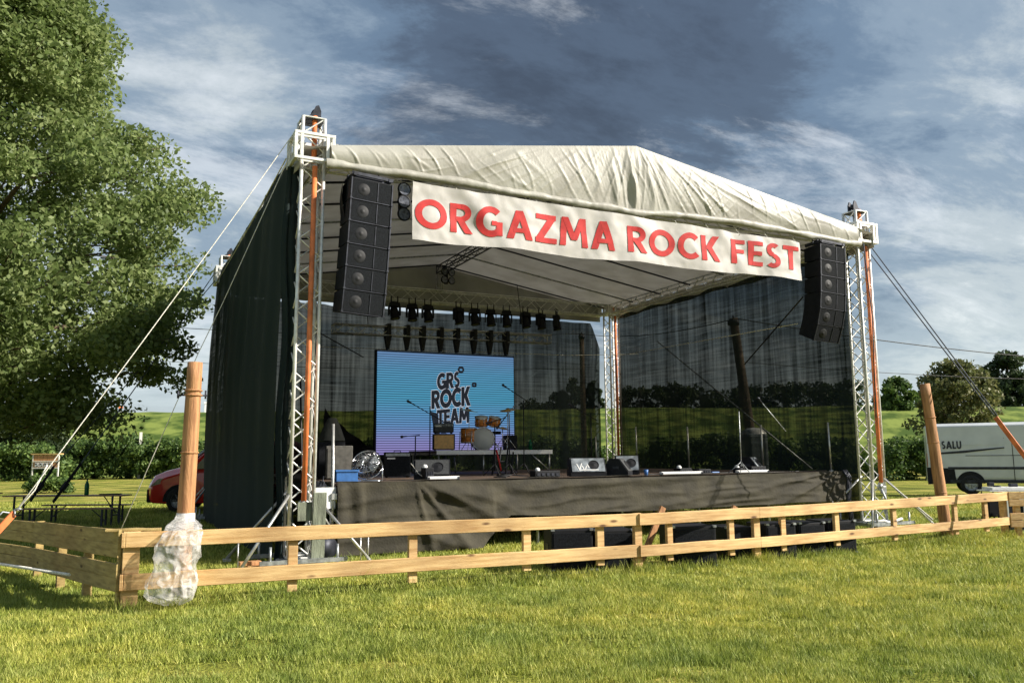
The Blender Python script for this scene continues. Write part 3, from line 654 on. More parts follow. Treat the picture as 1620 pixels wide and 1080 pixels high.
# black rain cloth behind the left array
c=MB()
def fn(u,v): z=6.2-v*1.75; x=.52+u*.10+.05*math.sin(z*4); return (x,-.45+u*.55,z+.0)
c.grid(fn,8,30)
tag(c.build('rain_cover','blackcloth',None),'black cloth rain cover tucked behind the left loudspeaker column','cover')
# ------------------------------------------------------------------ lights on the trusses
def stage_light(x,y,z,tilt,label):
    t=thing('stage_light',label,'stage light',(x,y,z),group='moving head lights under the rear truss')
    b=MB(); b.box((0,0,.12),(.30,.22,.14),bev=.03); b.build('base','black',t,world=False)
    b=MB(); b.tube((-.1,0,.2),(-.1,0,.33),.02,6); b.tube((.1,0,.2),(.1,0,.33),.02,6); b.tube((-.12,0,.22),(.12,0,.22),.015,6); b.torus((-.1,0,.36),(1,0,0),.035,.01,10,5); b.torus((.1,0,.36),(1,0,0),.035,.01,10,5); b.build('clamp','dsteel',t,world=False)
    b=MB(); b.box((-.17,0,-.06),(.035,.14,.28),bev=.01); b.box((.17,0,-.06),(.035,.14,.28),bev=.01); b.box((0,0,.07),(.37,.14,.03)); b.build('yoke','black',t,world=False)
    b=MB(); ax=Vector((.25*math.sin(tilt*3),-math.sin(tilt),-math.cos(tilt))); b.lathe([(0,-.17),(.09,-.16),(.12,-.08),(.13,.05),(.13,.16),(.145,.17),(.145,.21),(.11,.21)],(0,0,-.10),ax); hd=b.build('lamp_head','black',t,world=False)
    b=MB(); b.lathe([(0,.215),(.07,.21),(.112,.20)],(0,0,-.10),ax); b.build('lens','lens',hd,world=False)
    return t
xs=[4.78,5.34,5.84,6.85,7.40,7.95,8.50,9.18,9.74,10.33]
ordn=['first','second','third','fourth','fifth','sixth','seventh','eighth','ninth','last']
L0=stage_light(xs[0],10.2,6.03,.15,'first black moving light from the left beside the left loudspeaker column')
for i,x in enumerate(xs[1:],1):
    dup(L0,(x,10.2,6.03-.02*random.random()),random.uniform(-.9,.9),f'{ordn[i]} black moving light counted from the left under the rear truss')
# lower truss with hanging brackets
t=thing('screen_truss','lower light truss above the LED screen','truss',(2.7,8,4.96)); c=MB();l=MB(); truss(c,l,(2.4,8.0,4.98),(8.85,8.0,5.03),.24,.018,.008,.33); c.build('chord_tubes','alu',t); l.build('lacing','alu',t)
c=MB()
for x in (3.35,8.0): c=MB(); c.tube((x,8,5.1),(x,8.4,6.7),.012,6); c.build('hanger','dsteel',t)
for i,x in enumerate([3.89,4.43,4.88,5.40,5.89,6.41,6.90,7.42]):
    c=MB(); c.box((x,7.98,5.03),(.10,.32,.30)); c.prism([(x-.09,4.86),(x+.09,4.86),(x+.025,4.50),(x-.025,4.50)],7.90,8.06)
    tag(c.build('hanging_bracket','black',None),f'{ordn[i] if i<7 else "last"} tapered black bracket from the left above the screen','bracket','black brackets over the screen')
# blinders
def blinder(p,n,label,rz,s=1):
    t=thing('blinder_lamp',label,'blinder lamp',p,rz); offs=[(-.13,.13),(.13,.13),(-.13,-.13),(.13,-.13)] if n==4 else [(0,.22),(.0,0),(0,-.22)]
    c=MB(); c.box((0,.08,0),(.10*s,.06,.46*s)); c.box((0,.14,.25*s),(.05,.05,.2)); c.build('bracket','black',t,world=False)
    for a,b in offs:
        c=MB(); c.lathe([(0,.08),(.07*s,.07),(.11*s,0),(.12*s,-.02),(.12*s,-.05),(.10*s,-.05)],(a*s,0,b*s),(0,1,.0)); h=c.build('lamp','black',t,world=False)
        c=MB(); c.lathe([(0,-.03),(.1*s,-.045)],(a*s,0,b*s),(0,1,0)); c.build('lens','lens',h,world=False)
blinder(AY(708,437,9.9),4,'four-lamp cluster hanging below the ridge at the back gable',.2)
blinder(AY(638,320,-.15)+Vector((0,0,0)),3,'dark three-lamp cluster between the left loudspeakers and the banner',.1,1.0)

# ------------------------------------------------------------------ LED screen
def screenmat():
    m,t,N,L,b=nt('led_screen_picture'); b.inputs['Base Color'].default_value=(.01,.01,.01,1); b.inputs['Roughness'].default_value=.5
    tc=N.new('ShaderNodeTexCoord'); sp=N.new('ShaderNodeSeparateXYZ'); L.new(tc.outputs['Object'],sp.inputs[0])
    r=N.new('ShaderNodeValToRGB'); e=r.color_ramp.elements; e[0].position=0; e[0].color=(.33,.27,.62,1); e[1].position=1; e[1].color=(.16,.30,.56,1)
    for p_,c_ in ((.12,(.30,.30,.66)),(.28,(.15,.34,.66)),(.55,(.08,.38,.60)),(.8,(.10,.36,.60))): k=e.new(p_); k.color=(*c_,1)
    a=N.new('ShaderNodeMath'); a.operation='DIVIDE'; a.inputs[1].default_value=2.75; L.new(sp.outputs['Z'],a.inputs[0]); L.new(a.outputs[0],r.inputs[0])
    w=N.new('ShaderNodeMath'); w.operation='SINE'; s=N.new('ShaderNodeMath'); s.operation='MULTIPLY'; s.inputs[1].default_value=2*PI*44/2.75; L.new(sp.outputs['Z'],s.inputs[0]); L.new(s.outputs[0],w.inputs[0])
    q=N.new('ShaderNodeMath'); q.operation='MULTIPLY_ADD'; q.inputs[1].default_value=.24; q.inputs[2].default_value=.32; L.new(w.outputs[0],q.inputs[0])
    L.new(r.outputs[0],b.inputs['Emission Color']); L.new(q.outputs[0],b.inputs['Emission Strength']); return m
M['screen']=screenmat()
M['logodark']=mat('screen_logo_dark',(.02,.02,.03),.6,emis=((.02,.025,.04),.25)); M['logolight']=mat('screen_logo_light',(.1,.1,.1),.6,emis=((.55,.58,.66),.5))
SX0,SX1,SZ0,SZ1=3.62,7.66,1.70,4.45
t=thing('led_screen','large glowing blue LED screen with a dark logo at the back of the stage','screen',((SX0+SX1)/2,8,DK))
c=MB(); c.box(((SX0+SX1)/2,8.09,(SZ0+SZ1)/2),(SX1-SX0+.08,.14,SZ1-SZ0+.08)); c.build('frame','black',t)
c=MB(); c.box((0,0,(SZ1-SZ0)/2),(SX1-SX0,.03,SZ1-SZ0)); o=c.build('display','screen',t,world=False); o.location=(0,0,SZ0-DK)
for x in (4.2,5.6,7.1): c=MB(); c.box((x,8.1,(SZ0+DK)/2-.02),(.06,.1,SZ0-DK-.04)); c.build('stand_leg','dsteel',t)
def logo(w,x0,x1,z0,z1,h0,h1):
    draw_text(w,x0,x1,z0,z1,h0,h1,lambda x,z:(x,7.980,z),'logo_outline','logolight',t,grow=.078,lift=.0005,gap=.06)
    draw_text(w,x0,x1,z0,z1,h0,h1,lambda x,z:(x,7.974,z),'logo_letters','logodark',t,grow=.045,lift=.0005,gap=.06)
logo('GRS',5.32,5.98,3.46,3.56,.42,.40); logo('ROCK',5.16,6.30,2.94,3.06,.46,.50); logo('TEAM',5.32,6.26,2.50,2.58,.38,.40)
c=MB(); c.prism([(5.12,2.86),(5.34,2.8),(5.4,2.2),(5.26,2.2)],7.970,7.976); c.build('logo_flourish','logodark',t); c=MB(); c.torus((6.02,7.976,4.03),(0,1,0),.07,.03,14,6); c.build('logo_flourish','logodark',t); c=MB(); c.torus((6.42,7.976,3.62),(0,1,0),.05,.03,14,6); c.build('logo_flourish','logodark',t)
# ------------------------------------------------------------------ instruments on stage
def box_amp(name,label,cat,c0,size,rz,gm,body='black',badge=None,knobs=True,z=DK):
    t=thing(name,label,cat,(c0[0],c0[1],z),rz); w,d,h=size
    b=MB(); b.box((0,0,h/2+.02),(w,d,h),bev=.015); 
    for i in(-1,1):
        for j in(-1,1): b.lathe([(0,0),(.02,0),(.02,.02),(0,.02)],(i*w*.4,j*d*.4,0),n=8)
    b.build('cabinet',body,t,world=False)
    hh=h*(.78 if knobs else .9)
    b=MB(); b.box((0,-d/2-.004,hh/2+.035),(w*.88,.012,hh),bev=.003); b.build('grille_cloth',gm,t,world=False)
    if knobs:
        b=MB(); b.box((0,-d/2-.004,h-.035),(w*.9,.012,.055)); 
        for k in range(7): b.lathe([(.011,0),(.011,.02),(0,.02)],(-w*.36+k*w*.12,-d/2-.01,h-.035),(0,-1,0),8)
        b.build('control_panel','steel',t,world=False)
    b=MB(); b.path([(-.07,0,h+.02),(-.06,0,h+.045),(.06,0,h+.045),(.07,0,h+.02)],.01,6); b.build('handle','rubber',t,world=False)
    if badge: b=MB(); b.box((-w*.25,-d/2-.014,h*.78),(w*.3,.008,.03)); b.build('badge',badge,t,world=False)
    return t
box_amp('bass_amplifier','black bass combo amplifier standing below the left corner of the screen','amplifier',(2.67,3.3),(.54,.36,.50),-.25,'grille',badge='white')
p=AD(705,713,19.5); RZT=1.78
box_amp('guitar_cabinet','amber-fronted guitar cabinet on the drum riser','amplifier',(p.x,5.25),(.52,.32,.36),-.3,'amber',knobs=False,z=RZT)
box_amp('amplifier_head','small black amplifier head stacked on the amber guitar cabinet','amplifier',(p.x,5.27),(.48,.28,.22),-.3,'greybox',z=RZT+.40,badge='white')
# riser
rx0=AY(690,713,4.9).x; rx1=AY(873,712,4.9).x
t=thing('drum_riser','low white-edged riser carrying the drum kit','platform',((rx0+rx1)/2,5.8,DK)); c=MB(); c.box(((rx0+rx1)/2,5.85,RZT-.03),(rx1-rx0-.02,1.9,.05)); c.build('deck','deck',t)
c=MB(); c.box(((rx0+rx1)/2,4.88,RZT-.05),(rx1-rx0,.03,.10),bev=.004); c.build('edge_profile','white',t); c=MB(); c.box(((rx0+rx1)/2,6.83,RZT-.05),(rx1-rx0,.03,.10)); c.build('edge_profile','white',t)
for x in (rx0+.08,(rx0*.6+rx1*.4),rx1-.05):
    for y in (4.95,6.75): c=MB(); c.tube((x,y,DK),(x,y,RZT-.1),.022,8); c.build('leg','alu',t)
c=MB(); c.tube((rx1-.05,4.95,DK+.06),(rx1-.55,4.95,RZT-.1),.014,6); c.build('brace','alu',t)
# drums
def drum(c0,ax,r,h,name,parent,n=28):
    ax=Vector(ax).normalized(); c0=Vector(c0); b=MB(); b.lathe([(r*.97,-h/2),(r,-h/2+.005),(r,h/2-.005),(r*.97,h/2)],c0,ax,n); s=b.build(name,'drumwood',parent)
    b=MB(); b.lathe([(0,h/2+.008),(r*.96,h/2+.008),(r*.98,h/2-.01)],c0,ax,n); b.lathe([(0,-h/2-.008),(r*.96,-h/2-.008),(r*.98,-h/2+.01)],c0,ax,n); b.build('drum_head','drumhead',s)
    b=MB(); b.torus(c0+ax*(h/2),ax,r*1.02,.011,n,6); b.torus(c0-ax*(h/2),ax,r*1.02,.011,n,6)
    ref=Vector((0,0,1)) if abs(ax.z)<.9 else Vector((1,0,0)); a=ax.cross(ref).normalized(); bb=ax.cross(a)
    for k in range(8): q=c0+(a*math.cos(k*PI/4)+bb*math.sin(k*PI/4))*r*1.03; b.tube(q-ax*h*.46,q+ax*h*.46,.006,5)
    b.build('hoops','chrome',s); return s
bp=AD(772,693,20.0); bc=Vector((bp.x,5.45,RZT+.27))
t=thing('bass_drum','orange bass drum with plain pale front head and two small toms on top','drum',(bc.x,bc.y,RZT)); drum(bc,(-.30,-1,0),.27,.40,'bass_shell',t)
for u,sx in ((763,-1),(788,1)):
    p=AD(u,666,20.2); drum((p.x,5.35,p.z),(.12*sx,-.35,1),.155,.2,'tom',t)
c=MB(); c.tube(bc+Vector((0,0,.25)),bc+Vector((0,0,.45)),.015,8); c.tube(bc+Vector((-.2,0,.42)),bc+Vector((.2,0,.42)),.012,8); c.tube(bc+Vector((-.25,-.1,0)),bc+Vector((-.34,-.25,-.26)),.01,6); c.tube(bc+Vector((.25,-.1,0)),bc+Vector((.34,-.25,-.26)),.01,6); c.build('mounts','chrome',t)
p=AD(742,690,20.2); fc=Vector((p.x,5.5,RZT+.36))
t=thing('floor_tom','orange floor tom on three chrome legs left of the bass drum','drum',(fc.x,fc.y,RZT)); drum(fc,(0,0,1),.20,.34,'tom_shell',t)
for k in range(3): a=k*2.1+.4; c=MB(); c.tube(fc+Vector((math.cos(a)*.22,math.sin(a)*.22,.1)),fc+Vector((math.cos(a)*.24,math.sin(a)*.24,-.36)),.01,6); c.build('leg','chrome',t)
def cymbal(u,v,dep,r,label,tilt,yb=None):
    p=AD(u,v,dep); t=thing('cymbal_stand',label,'cymbal',(p.x,p.y,RZT)); c=MB(); ax=(tilt,-.15,1)
    c.lathe([(0,.02),(.03,.018),(.05,.0),(r*.7,-.012),(r,-.03)],p,ax); c.build('cymbal','brass',t)
    c=MB(); c.tube((p.x,p.y,RZT+.2),p,.010,6)
    c.build('stand_pole','chrome',t)
    for k in range(3): a=k*2.09; c=MB(); c.tube((p.x,p.y,RZT+.3),(p.x+math.cos(a)*.24,p.y+math.sin(a)*.24,RZT+.01),.008,5); c.build('leg','chrome',t)
cymbal(742,648,20.3,.23,'brass crash cymbal high above the floor tom',.12)
cymbal(803,647,20.0,.20,'dark cymbal on the right side of the drum kit',-.2)
cymbal(795,676,20.4,.17,'small cymbal low beside the right tom',.1)
p=AD(823,700,20.6); box_amp('monitor_speaker','black monitor box at the right end of the drum riser','loudspeaker',(p.x,5.9),(.34,.3,.36),-.3,'black',knobs=False,z=RZT)
p=AD(785,712,21.5); t=thing('drum_stool','black round drum stool behind the bass drum','stool',(p.x,6.5,RZT)); c=MB(); c.lathe([(0,.5),(.16,.5),(.17,.46),(.15,.42),(0,.42)],(p.x,6.5,RZT)); c.build('seat','black',t); c=MB(); c.tube((p.x,6.5,RZT),(p.x,6.5,RZT+.42),.02,8)
for k in range(3): a=k*2.09; c.tube((p.x,6.5,RZT+.2),(p.x+.22*math.cos(a),6.5+.22*math.sin(a),RZT+.01),.01,5)
c.build('base','chrome',t)
def mic_stand(ub,dep,vt,tip,end,label,z=DK,tri=.28,m='black'):
    b=AD(ub,720,dep); b.z=z; top=AD(ub,vt,dep); T_=AD(tip[0],tip[1],dep-.2); E_=AD(end[0],end[1],dep+.1)
    t=thing('microphone_stand',label,'microphone stand',b,group='microphone stands'); c=MB(); c.tube(b+Vector((0,0,.15)),(b.x,b.y,top.z),.013,6); c.build('upright',m,t)
    c=MB(); c.tube(T_,E_,.010,6); c.build('boom',m,t)
    c=MB(); d=(T_-E_).normalized(); c.lathe([(0,-.08),(.014,-.07),(.018,.04),(.03,.06),(.03,.09),(0,.12)],T_,d,10); c.build('microphone','dsteel',t)
    for k in range(3): a=k*2.09+.5; c=MB(); c.tube(b+Vector((0,0,.25)),b+Vector((math.cos(a)*tri,math.sin(a)*tri,.01)),.010,5); c.build('leg',m,t)
mic_stand(680,18.5,642,(650,637),(702,667),'boom microphone stand in front of the screen left of the logo')
mic_stand(829,19.0,632,(800,612),(838,637),'tall boom microphone stand at the right edge of the screen')
mic_stand(783,17.5,672,(775,668),(800,660),'upright microphone stand directly in front of the bass drum',tri=.25)
mic_stand(806,17.8,655,(790,672),(815,640),'dark microphone stand with folded boom right of the bass drum')
mic_stand(657,18,690,(640,690),(664,688),'short microphone stand behind the black bass amplifier')
mic_stand(1172,18,650,(1203,634),(1243,682),'boom microphone stand near the right side netting',m='steel')
mic_stand(936,19.5,652,(905,642),(945,665),'thin microphone stand left of the rear right tower')
t=thing('guitar_stand','dark folded guitar stand with red strap in front of the riser','guitar stand',AD(795,715,18.0)-Vector((0,0,.5))); b=t.location.copy(); b.z=DK; t.location=b
c=MB()
for i,(dx,h) in enumerate(((-.2,.55),(-.05,.62),(.12,.6),(.25,.5))): c.tube(b+Vector((dx-.05,0,0.01)),b+Vector((dx+.06,.1,h)),.018,6); 
c.tube(b+Vector((-.25,.08,.3)),b+Vector((.3,.08,.3)),.015,6); c.build('frame','black',t); c=MB(); c.path([b+Vector((-.16,-.02,.55)),b+Vector((-.12,-.05,.35)),b+Vector((-.05,-.03,.1))],.02,6); c.build('strap','lampred',t)
# wedge monitors
def wedge(x,y,rz,w,label,logo_=False,h=.36,d=.5,gm='greybox'):
    t=thing('wedge_monitor',label,'wedge monitor',(x,y,DK),rz,group='wedge monitors at the stage front'); c=MB(); poly=[(-d/2,0),(d/2,0),(d/2,.12),(d*.28,h),(-d*.12,h),(-d/2,.07)]
    c.prism([(a,b+.01) for a,b in poly],-w/2,w/2,ax='x'); c.build('cabinet','black',t,world=False)
    # sloping grille
    a=Vector((0,-d/2,.08)); b=Vector((0,-d*.12,h)); mid=(a+b)/2; L_=(b-a).length; an=math.atan2(b.z-a.z,b.y-a.y); Rm=Matrix.Rotation(an,3,'X')
    n=Rm@Vector((0,0,1)); g=MB(); g.box(mid+n*.012,(w*.92,L_*.92,.016),Rm); g.build('grille',gm,t,world=False)
    if logo_:
        g=MB(); 
        for k in range(5): g.box(mid+n*.024+Vector((-w*.28+k*.05,0,0))+Rm@Vector((0,-.06+.03*math.sin(k*2),0)),(.022,.17-.02*k,.004),Rm@Matrix.Rotation(.35*(-1)**k,3,'Z'))
        g.box(mid+n*.024+Rm@Vector((.02,-.12,0)),(w*.5,.02,.004),Rm)
        g.build('painted_marks','white',t,world=False)
    g=MB(); g.torus(mid+n*.022+Vector((w*.16,0,.0)),n,.10,.008,20,6); g.lathe([(.095,0),(.03,.006),(0,.012)],mid+n*.02+Vector((w*.16,0,0)),n); g.build('driver','black',t,world=False)
    g=MB(); g.box((-w/2-.004,0,h*.5),(.01,.12,.05)); g.build('handle','dsteel',t,world=False); return t
def X_at(u,y): return AY(u,745,y).x
wedge(X_at(685,1.2),1.25,-.35,.66,'dark grey wedge monitor right of the black bass amplifier',gm='greybox')
M['silver']=mat('silver_grey_grille',(.30,.33,.35),.4,.4,.3,8)
wedge(X_at(930,1.15),1.2,-.35,.72,'wedge monitor with silver grille and white painted marks',True,gm='silver')
wedge(X_at(978,1.0),1.0,.75,.40,'small wedge monitor turned sideways beside the silver one',h=.34)
wedge(X_at(1000,1.7),1.9,-.5,.50,'wedge monitor half hidden behind the sideways one',h=.40,gm='silver')
wedge(X_at(1187,1.5),1.5,.5,.34,'small open wedge monitor near the right end of the stage',h=.34,gm='silver')
# floor boxes, light bars
def floor_box(u,y,label,w=.3,h=.16,dome=True,name='stage_box',m='black'):
    x=X_at(u,y); t=thing(name,label,'stage box',(x,y,DK)); c=MB(); c.box((0,0,h/2+.005),(w,.24,h),bev=.012); c.build('case',m,t,world=False)
    c=MB(); 
    for k in range(5): c.box((-w*.38+k*w*.19,-.125,h*.5),(w*.10,.012,h*.4))
    c.build('sockets','dsteel',t,world=False)
    if dome: c=MB(); c.lathe([(.05,0),(.05,.03),(.035,.055),(0,.065)],(-w*.3,0,h),n=14); c.build('dome','white',t,world=False)
floor_box(676,.95,'small black box with white dome before the dark grey wedge',.16,.22)
floor_box(862,.95,'wide black stage box with white dome left of the silver wedge',.54,.13)
floor_box(1080,.95,'black effects unit lying right of the wedge monitors',.30,.13)
floor_box(1110,1.2,'low black case beside the effects unit',.32,.10,False)
floor_box(1195,1.05,'black case below the small open wedge monitor',.42,.14,False)
floor_box(1168,1.0,'tiny black unit with white dome at the right end',.10,.12)
for u0,u1,y,lab in ((676,726,.82,'short white light bar at the stage edge below the grey wedge'),(1045,1110,.80,'long white light bar lying in front of the effects unit'),(1165,1215,.85,'white light bar under the small open wedge monitor')):
    x0,x1=X_at(u0,y),X_at(u1,y); t=thing('light_bar',lab,'light bar',((x0+x1)/2,y,DK),group='white light bars on the stage edge'); c=MB(); c.box((0,0,.045),(x1-x0,.07,.05),bev=.008); c.build('housing','white',t,world=False); c=MB(); c.box(((x0-x1)/2+.02,0,.03),(.03,.09,.06)); c.box(((x1-x0)/2-.02,0,.03),(.03,.09,.06)); c.build('end_cap','dsteel',t,world=False)
c=MB(); x=X_at(1022,.9); c.lathe([(0,0),(.035,0),(.048,.12),(.044,.12),(.033,.01)],(x,.9,DK),n=16); tag(c.build('cup','blue',None),'blue cup beside the wedge monitors','cup')
x=X_at(1130,1.3); c=MB(); c.box((x,1.3,DK+.02),(.22,.1,.04),bev=.015); tag(c.build('cloth','blue',None),'folded blue cloth on the stage edge','cloth')
c=MB(); x=X_at(790,.95)
c.path([(x+.14*math.cos(a)+.01*a,.95+.10*math.sin(a),DK+.02+.004*a) for a in [k*.5 for k in range(30)]]+[(X_at(840,1.0),1.0,DK+.02),(X_at(885,1.05),1.05,DK+.02)],.010,5); tag(c.build('cable','cable',None),'loop of cable lying in the middle of the stage front','cable')
c=MB(); c.path([(X_at(650,1.3),1.3,DK+.3),(X_at(662,1.1),1.1,DK+.12),(X_at(675,.9),.9,DK+.015),(X_at(690,.85),.85,DK+.012)],.008,5); tag(c.build('cable','rope',None),'white cable running down beside the grey wedge','cable')
c=MB(); c.path([(X_at(u,1.1+.2*math.sin(u*.05)),1.1+.2*math.sin(u*.05),DK+.012) for u in range(1020,1320,12)],.012,5); tag(c.build('cable','cable',None),'long cable trailing along the right half of the stage','cable')
# green bottle and small ring at riser end
p=AD(852,702,20.2); c=MB(); c.lathe([(0,0),(.045,0),(.045,.17),(.02,.22),(.015,.26),(0,.26)],(p.x,5.2,RZT),n=14); tag(c.build('bottle','greenp',None),'green bottle on the right end of the drum riser','bottle')
# fan
def fan():
    p=AY(581,741,1.0); t=thing('floor_fan','large chrome drum fan tilted upward at the left of the stage','fan',(p.x,1.0,DK)); c0=Vector((p.x,1.0,DK+.29)); ax=Vector((-.42,-.60,.62)).normalized(); Rr=.245
    c=MB(); 
    for s_ in (-.09,.09): c.torus(c0+ax*s_,ax,Rr,.010,30,6)
    for q in (.05,.10,.15,.20): c.torus(c0+ax*(.09+.035*(1-q/Rr)),ax,q,.004,26,4)
    a=ax.cross(Vector((0,0,1))).normalized(); b=ax.cross(a)
    for k in range(20): d=a*math.cos(k*PI/10)+b*math.sin(k*PI/10); c.path([c0+ax*.13+d*.03,c0+ax*.12+d*.13,c0+ax*.09+d*Rr,c0-ax*.09+d*Rr,c0-ax*.12+d*.05],.004,4)
    c.build('cage','chrome',t)
    c=MB(); c.lathe([(0,-.12),(.06,-.12),(.07,-.02),(.04,.03),(0,.04)],c0,ax); c.build('motor','black',t)
    for k in range(5):
        d=a*math.cos(k*1.2566)+b*math.sin(k*1.2566); e=ax.cross(d); c=MB(); c.add([c0+d*.04-e*.03,c0+d*.04+e*.03+ax*.02,c0+d*.21+e*.09+ax*.03,c0+d*.21-e*.05-ax*.03],[(0,1,2,3)]); c.build('blade','steel',t,solid=.003)
    c=MB(); sd=a*(Rr+.03); c.path([c0+sd,c0+sd-Vector((0,0,.16)),Vector((c0.x,c0.y,DK))+sd*1.05+Vector((0,0,.02)),Vector((c0.x,c0.y,DK+.02))-sd*1.05,c0-sd-Vector((0,0,.16)),c0-sd],.014,8)
    f=ax.copy(); f.z=0; f.normalize(); c.path([Vector((c0.x,c0.y,DK+.02))+sd-f*.2,Vector((c0.x,c0.y,DK+.02))+sd+f*.25,Vector((c0.x,c0.y,DK+.02))-sd+f*.25,Vector((c0.x,c0.y,DK+.02))-sd-f*.2],.012,8); c.build('stand','chrome',t)
fan()
# crate, table, flight cases at the left
def crate(x,y,z,w,d,h,m,label):
    t=thing('plastic_crate',label,'crate',(x,y,z),-.1); c=MB()
    for i in(-1,1): c.box((i*(w/2-.01),0,h/2),(.02,d,h)); c.box((0,i*(d/2-.01),h/2),(w-.04,.02,h))
    c.box((0,0,.012),(w-.04,d-.04,.02)); c.build('walls',m,t,world=False)
    c=MB(); 
    for i in(-1,1): c.box((i*(w/2),0,h-.015),(.035,d+.035,.03)); c.box((0,i*(d/2),h-.015),(w-.03,.035,.03))
    c.build('rim',m,t,world=False)
crate(X_at(547,.95),.92,DK,.36,.28,.21,'blue','blue plastic crate at the front left stage corner')
p=AD(505,765,13.9)
t=thing('side_table','white folding table with gear standing beside the left end of the stage','table',(p.x,p.y,0)); c=MB(); c.box((p.x,p.y,1.12),(.42,.5,.04),bev=.006); c.build('table_top','white',t)
for i in(-.18,.18):
    for j in(-.2,.2): c=MB(); c.tube((p.x+i,p.y+j,0),(p.x+i*.8,p.y+j*.8,1.10),.014,6); c.build('leg','white',t)
c=MB()
def fn(u,v): a=2*PI*u; k=1/max(abs(math.cos(a)),abs(math.sin(a))); return (p.x+.225*k*math.cos(a)*(1+.04*v*math.sin(a*9)),p.y+.265*k*math.sin(a)*(1+.04*v*math.sin(a*9)),1.15-.36*v+.02*v*math.sin(a*5))
c.grid(fn,80,6); tag(c.build('tablecloth','white',None),'short white cloth hanging over the side table','cloth')
c=MB(); c.box((p.x-.02,p.y+.02,1.20),(.2,.16,.09),bev=.01); c.path([(p.x-.1,p.y-.1,1.17),(p.x-.05,p.y-.1,1.27),(p.x+.03,p.y-.12,1.24),(p.x+.1,p.y-.1,1.17)],.010,6); c.path([(p.x+.02,p.y-.12,1.17),(p.x+.06,p.y-.05,1.33)],.012,6); tag(c.build('mixer','dsteel',None),'small mixer with cables on the white side table','mixer')
q=AD(540,728,16.0); box_amp('flight_case','tall grey flight case behind the blue crate','flight case',(q.x-.05,q.y),(.50,.45,.62),-.2,'grey',body='grey',knobs=False)
q2=AD(523,728,17.0); box_amp('equipment_rack','black equipment rack left of the grey flight case','equipment rack',(q2.x,q2.y),(.55,.5,.72),-.2,'black',knobs=False)
c=MB(); z0=DK+.75
def fn(u,v): a=2*PI*u; r=.08+.20*v**.8+.02*math.sin(a*5)*v; return (q2.x+.02+r*math.cos(a),q2.y+r*.8*math.sin(a),z0+.48-.47*v)
c.grid(fn,36,10); tag(c.build('cloth_cover','grey',None),'grey cloth cover draped into a cone over the black rack','cover')
c=MB(); c.tube((.55,2.2,DK*0),(.42,2.2,3.1),.018,8); tag(c.build('upright_pole','cable',None),'thin dark pole behind the front left tower','post')
# misc below the left stage corner
t=thing('cable_drum','dark cable drum under the left stage corner','cable drum',(.55,.15,0)); 
c=MB(); c.lathe([(0,-.12),(.17,-.12),(.17,-.10),(.09,-.10),(.09,.10),(.17,.10),(.17,.12),(0,.12)],(.5,.35,.2),(.5,-1,0)); c.build('reel','dsteel',t)
# subwoofers on the grass behind the fence
def sub(u0,u1,v,h,label,dp=.62):
    a=G(u0,v+1.5); b=G(u1,v-.5); w=(b-a).length*.97; d=(b-a).normalized(); rz=math.atan2(d.y,d.x); c0=(a+b)/2+Vector((-d.y,d.x,0))*dp/2
    t=thing('subwoofer',label,'subwoofer',(c0.x,c0.y,0),rz,group='subwoofers on the grass in front of the stage'); c=MB(); c.box((0,0,h/2+.035),(w,dp,h),bev=.012); c.build('cabinet','black',t,world=False)
    c=MB(); c.box((0,-dp/2-.006,h/2+.035),(w*.9,.014,h*.84),bev=.004); c.build('grille','grille',t,world=False)
    for i in(-1,1):
        for k in (.035,h+.035): c=MB(); c.box((i*(w/2-.02),-dp/2+.01,k),(.05,.06,.03)); c.build('corner_guard','steel',t,world=False)
    c=MB(); c.box((0,0,.018),(w*.9,dp*.9,.03)); c.build('skid','greybox',t,world=False)
    for i in(-1,1): c=MB(); c.box((i*(w/2+.002),0,h*.6),(.012,.2,.09),bev=.004); c.build('handle','dsteel',t,world=False)
sub(872,940,905,.56,'leftmost black subwoofer behind the fence, left of the split post')
sub(942,1006,903,.54,'black subwoofer just left of the post where two rails meet')
sub(1064,1136,898,.56,'black subwoofer right of the slanting brace')
sub(1150,1196,890,.50,'narrow black subwoofer half behind a fence post')
sub(1214,1262,886,.52,'fifth black subwoofer from the left under the right half of the stage')
sub(1266,1308,880,.50,'black subwoofer second from the right end')
sub(1312,1357,876,.50,'rightmost black subwoofer near the right tower')
# ------------------------------------------------------------------ fence
fp=[(-2.50,-3.18),(4.0,-3.43),(6.23,-3.37),(13.05,-2.80)]
def fy(x):
    for (a,b),(c_,d) in zip(fp,fp[1:]):
        if x<=c_: return b+(x-a)*(d-b)/(c_-a)
    return fp[-1][1]
def plank(mb,p0,p1,hh,th,seg=10,seed=0,sag=.006):
    p0=Vector(p0);p1=Vector(p1); d=(p1-p0).normalized(); n=Vector((d.y,-d.x,0)).normalized(); vs=[];
    for i in range(seg+1):
        t=i/seg; c=p0.lerp(p1,t)+Vector((0,0,sag*nz(t*3+seed,seed)))+n*(.006*nz(t*4,seed+5)); w=hh/2*(1+.04*nz(t*6,seed+9)); b=.006
        for a,q in ((1,-w+b),(1,w-b),(1-b/th*2,w),(-1+b/th*2,w),(-1,w-b),(-1,-w+b),(-1+b/th*2,-w),(1-b/th*2,-w)): vs.append(c+n*(th/2*a)+Vector((0,0,q)))
    fs=[(i*8+k,i*8+(k+1)%8,(i+1)*8+(k+1)%8,(i+1)*8+k) for i in range(seg) for k in range(8)]
    fs=[f[::-1] for f in fs]; fs+= [tuple(range(8)),tuple(seg*8+k for k in range(8))[::-1]]
    mb.add(vs,fs)
t=thing('rail_fence','long yellow pine fence with two rails in front of the stage','fence',(5,-3.2,0))
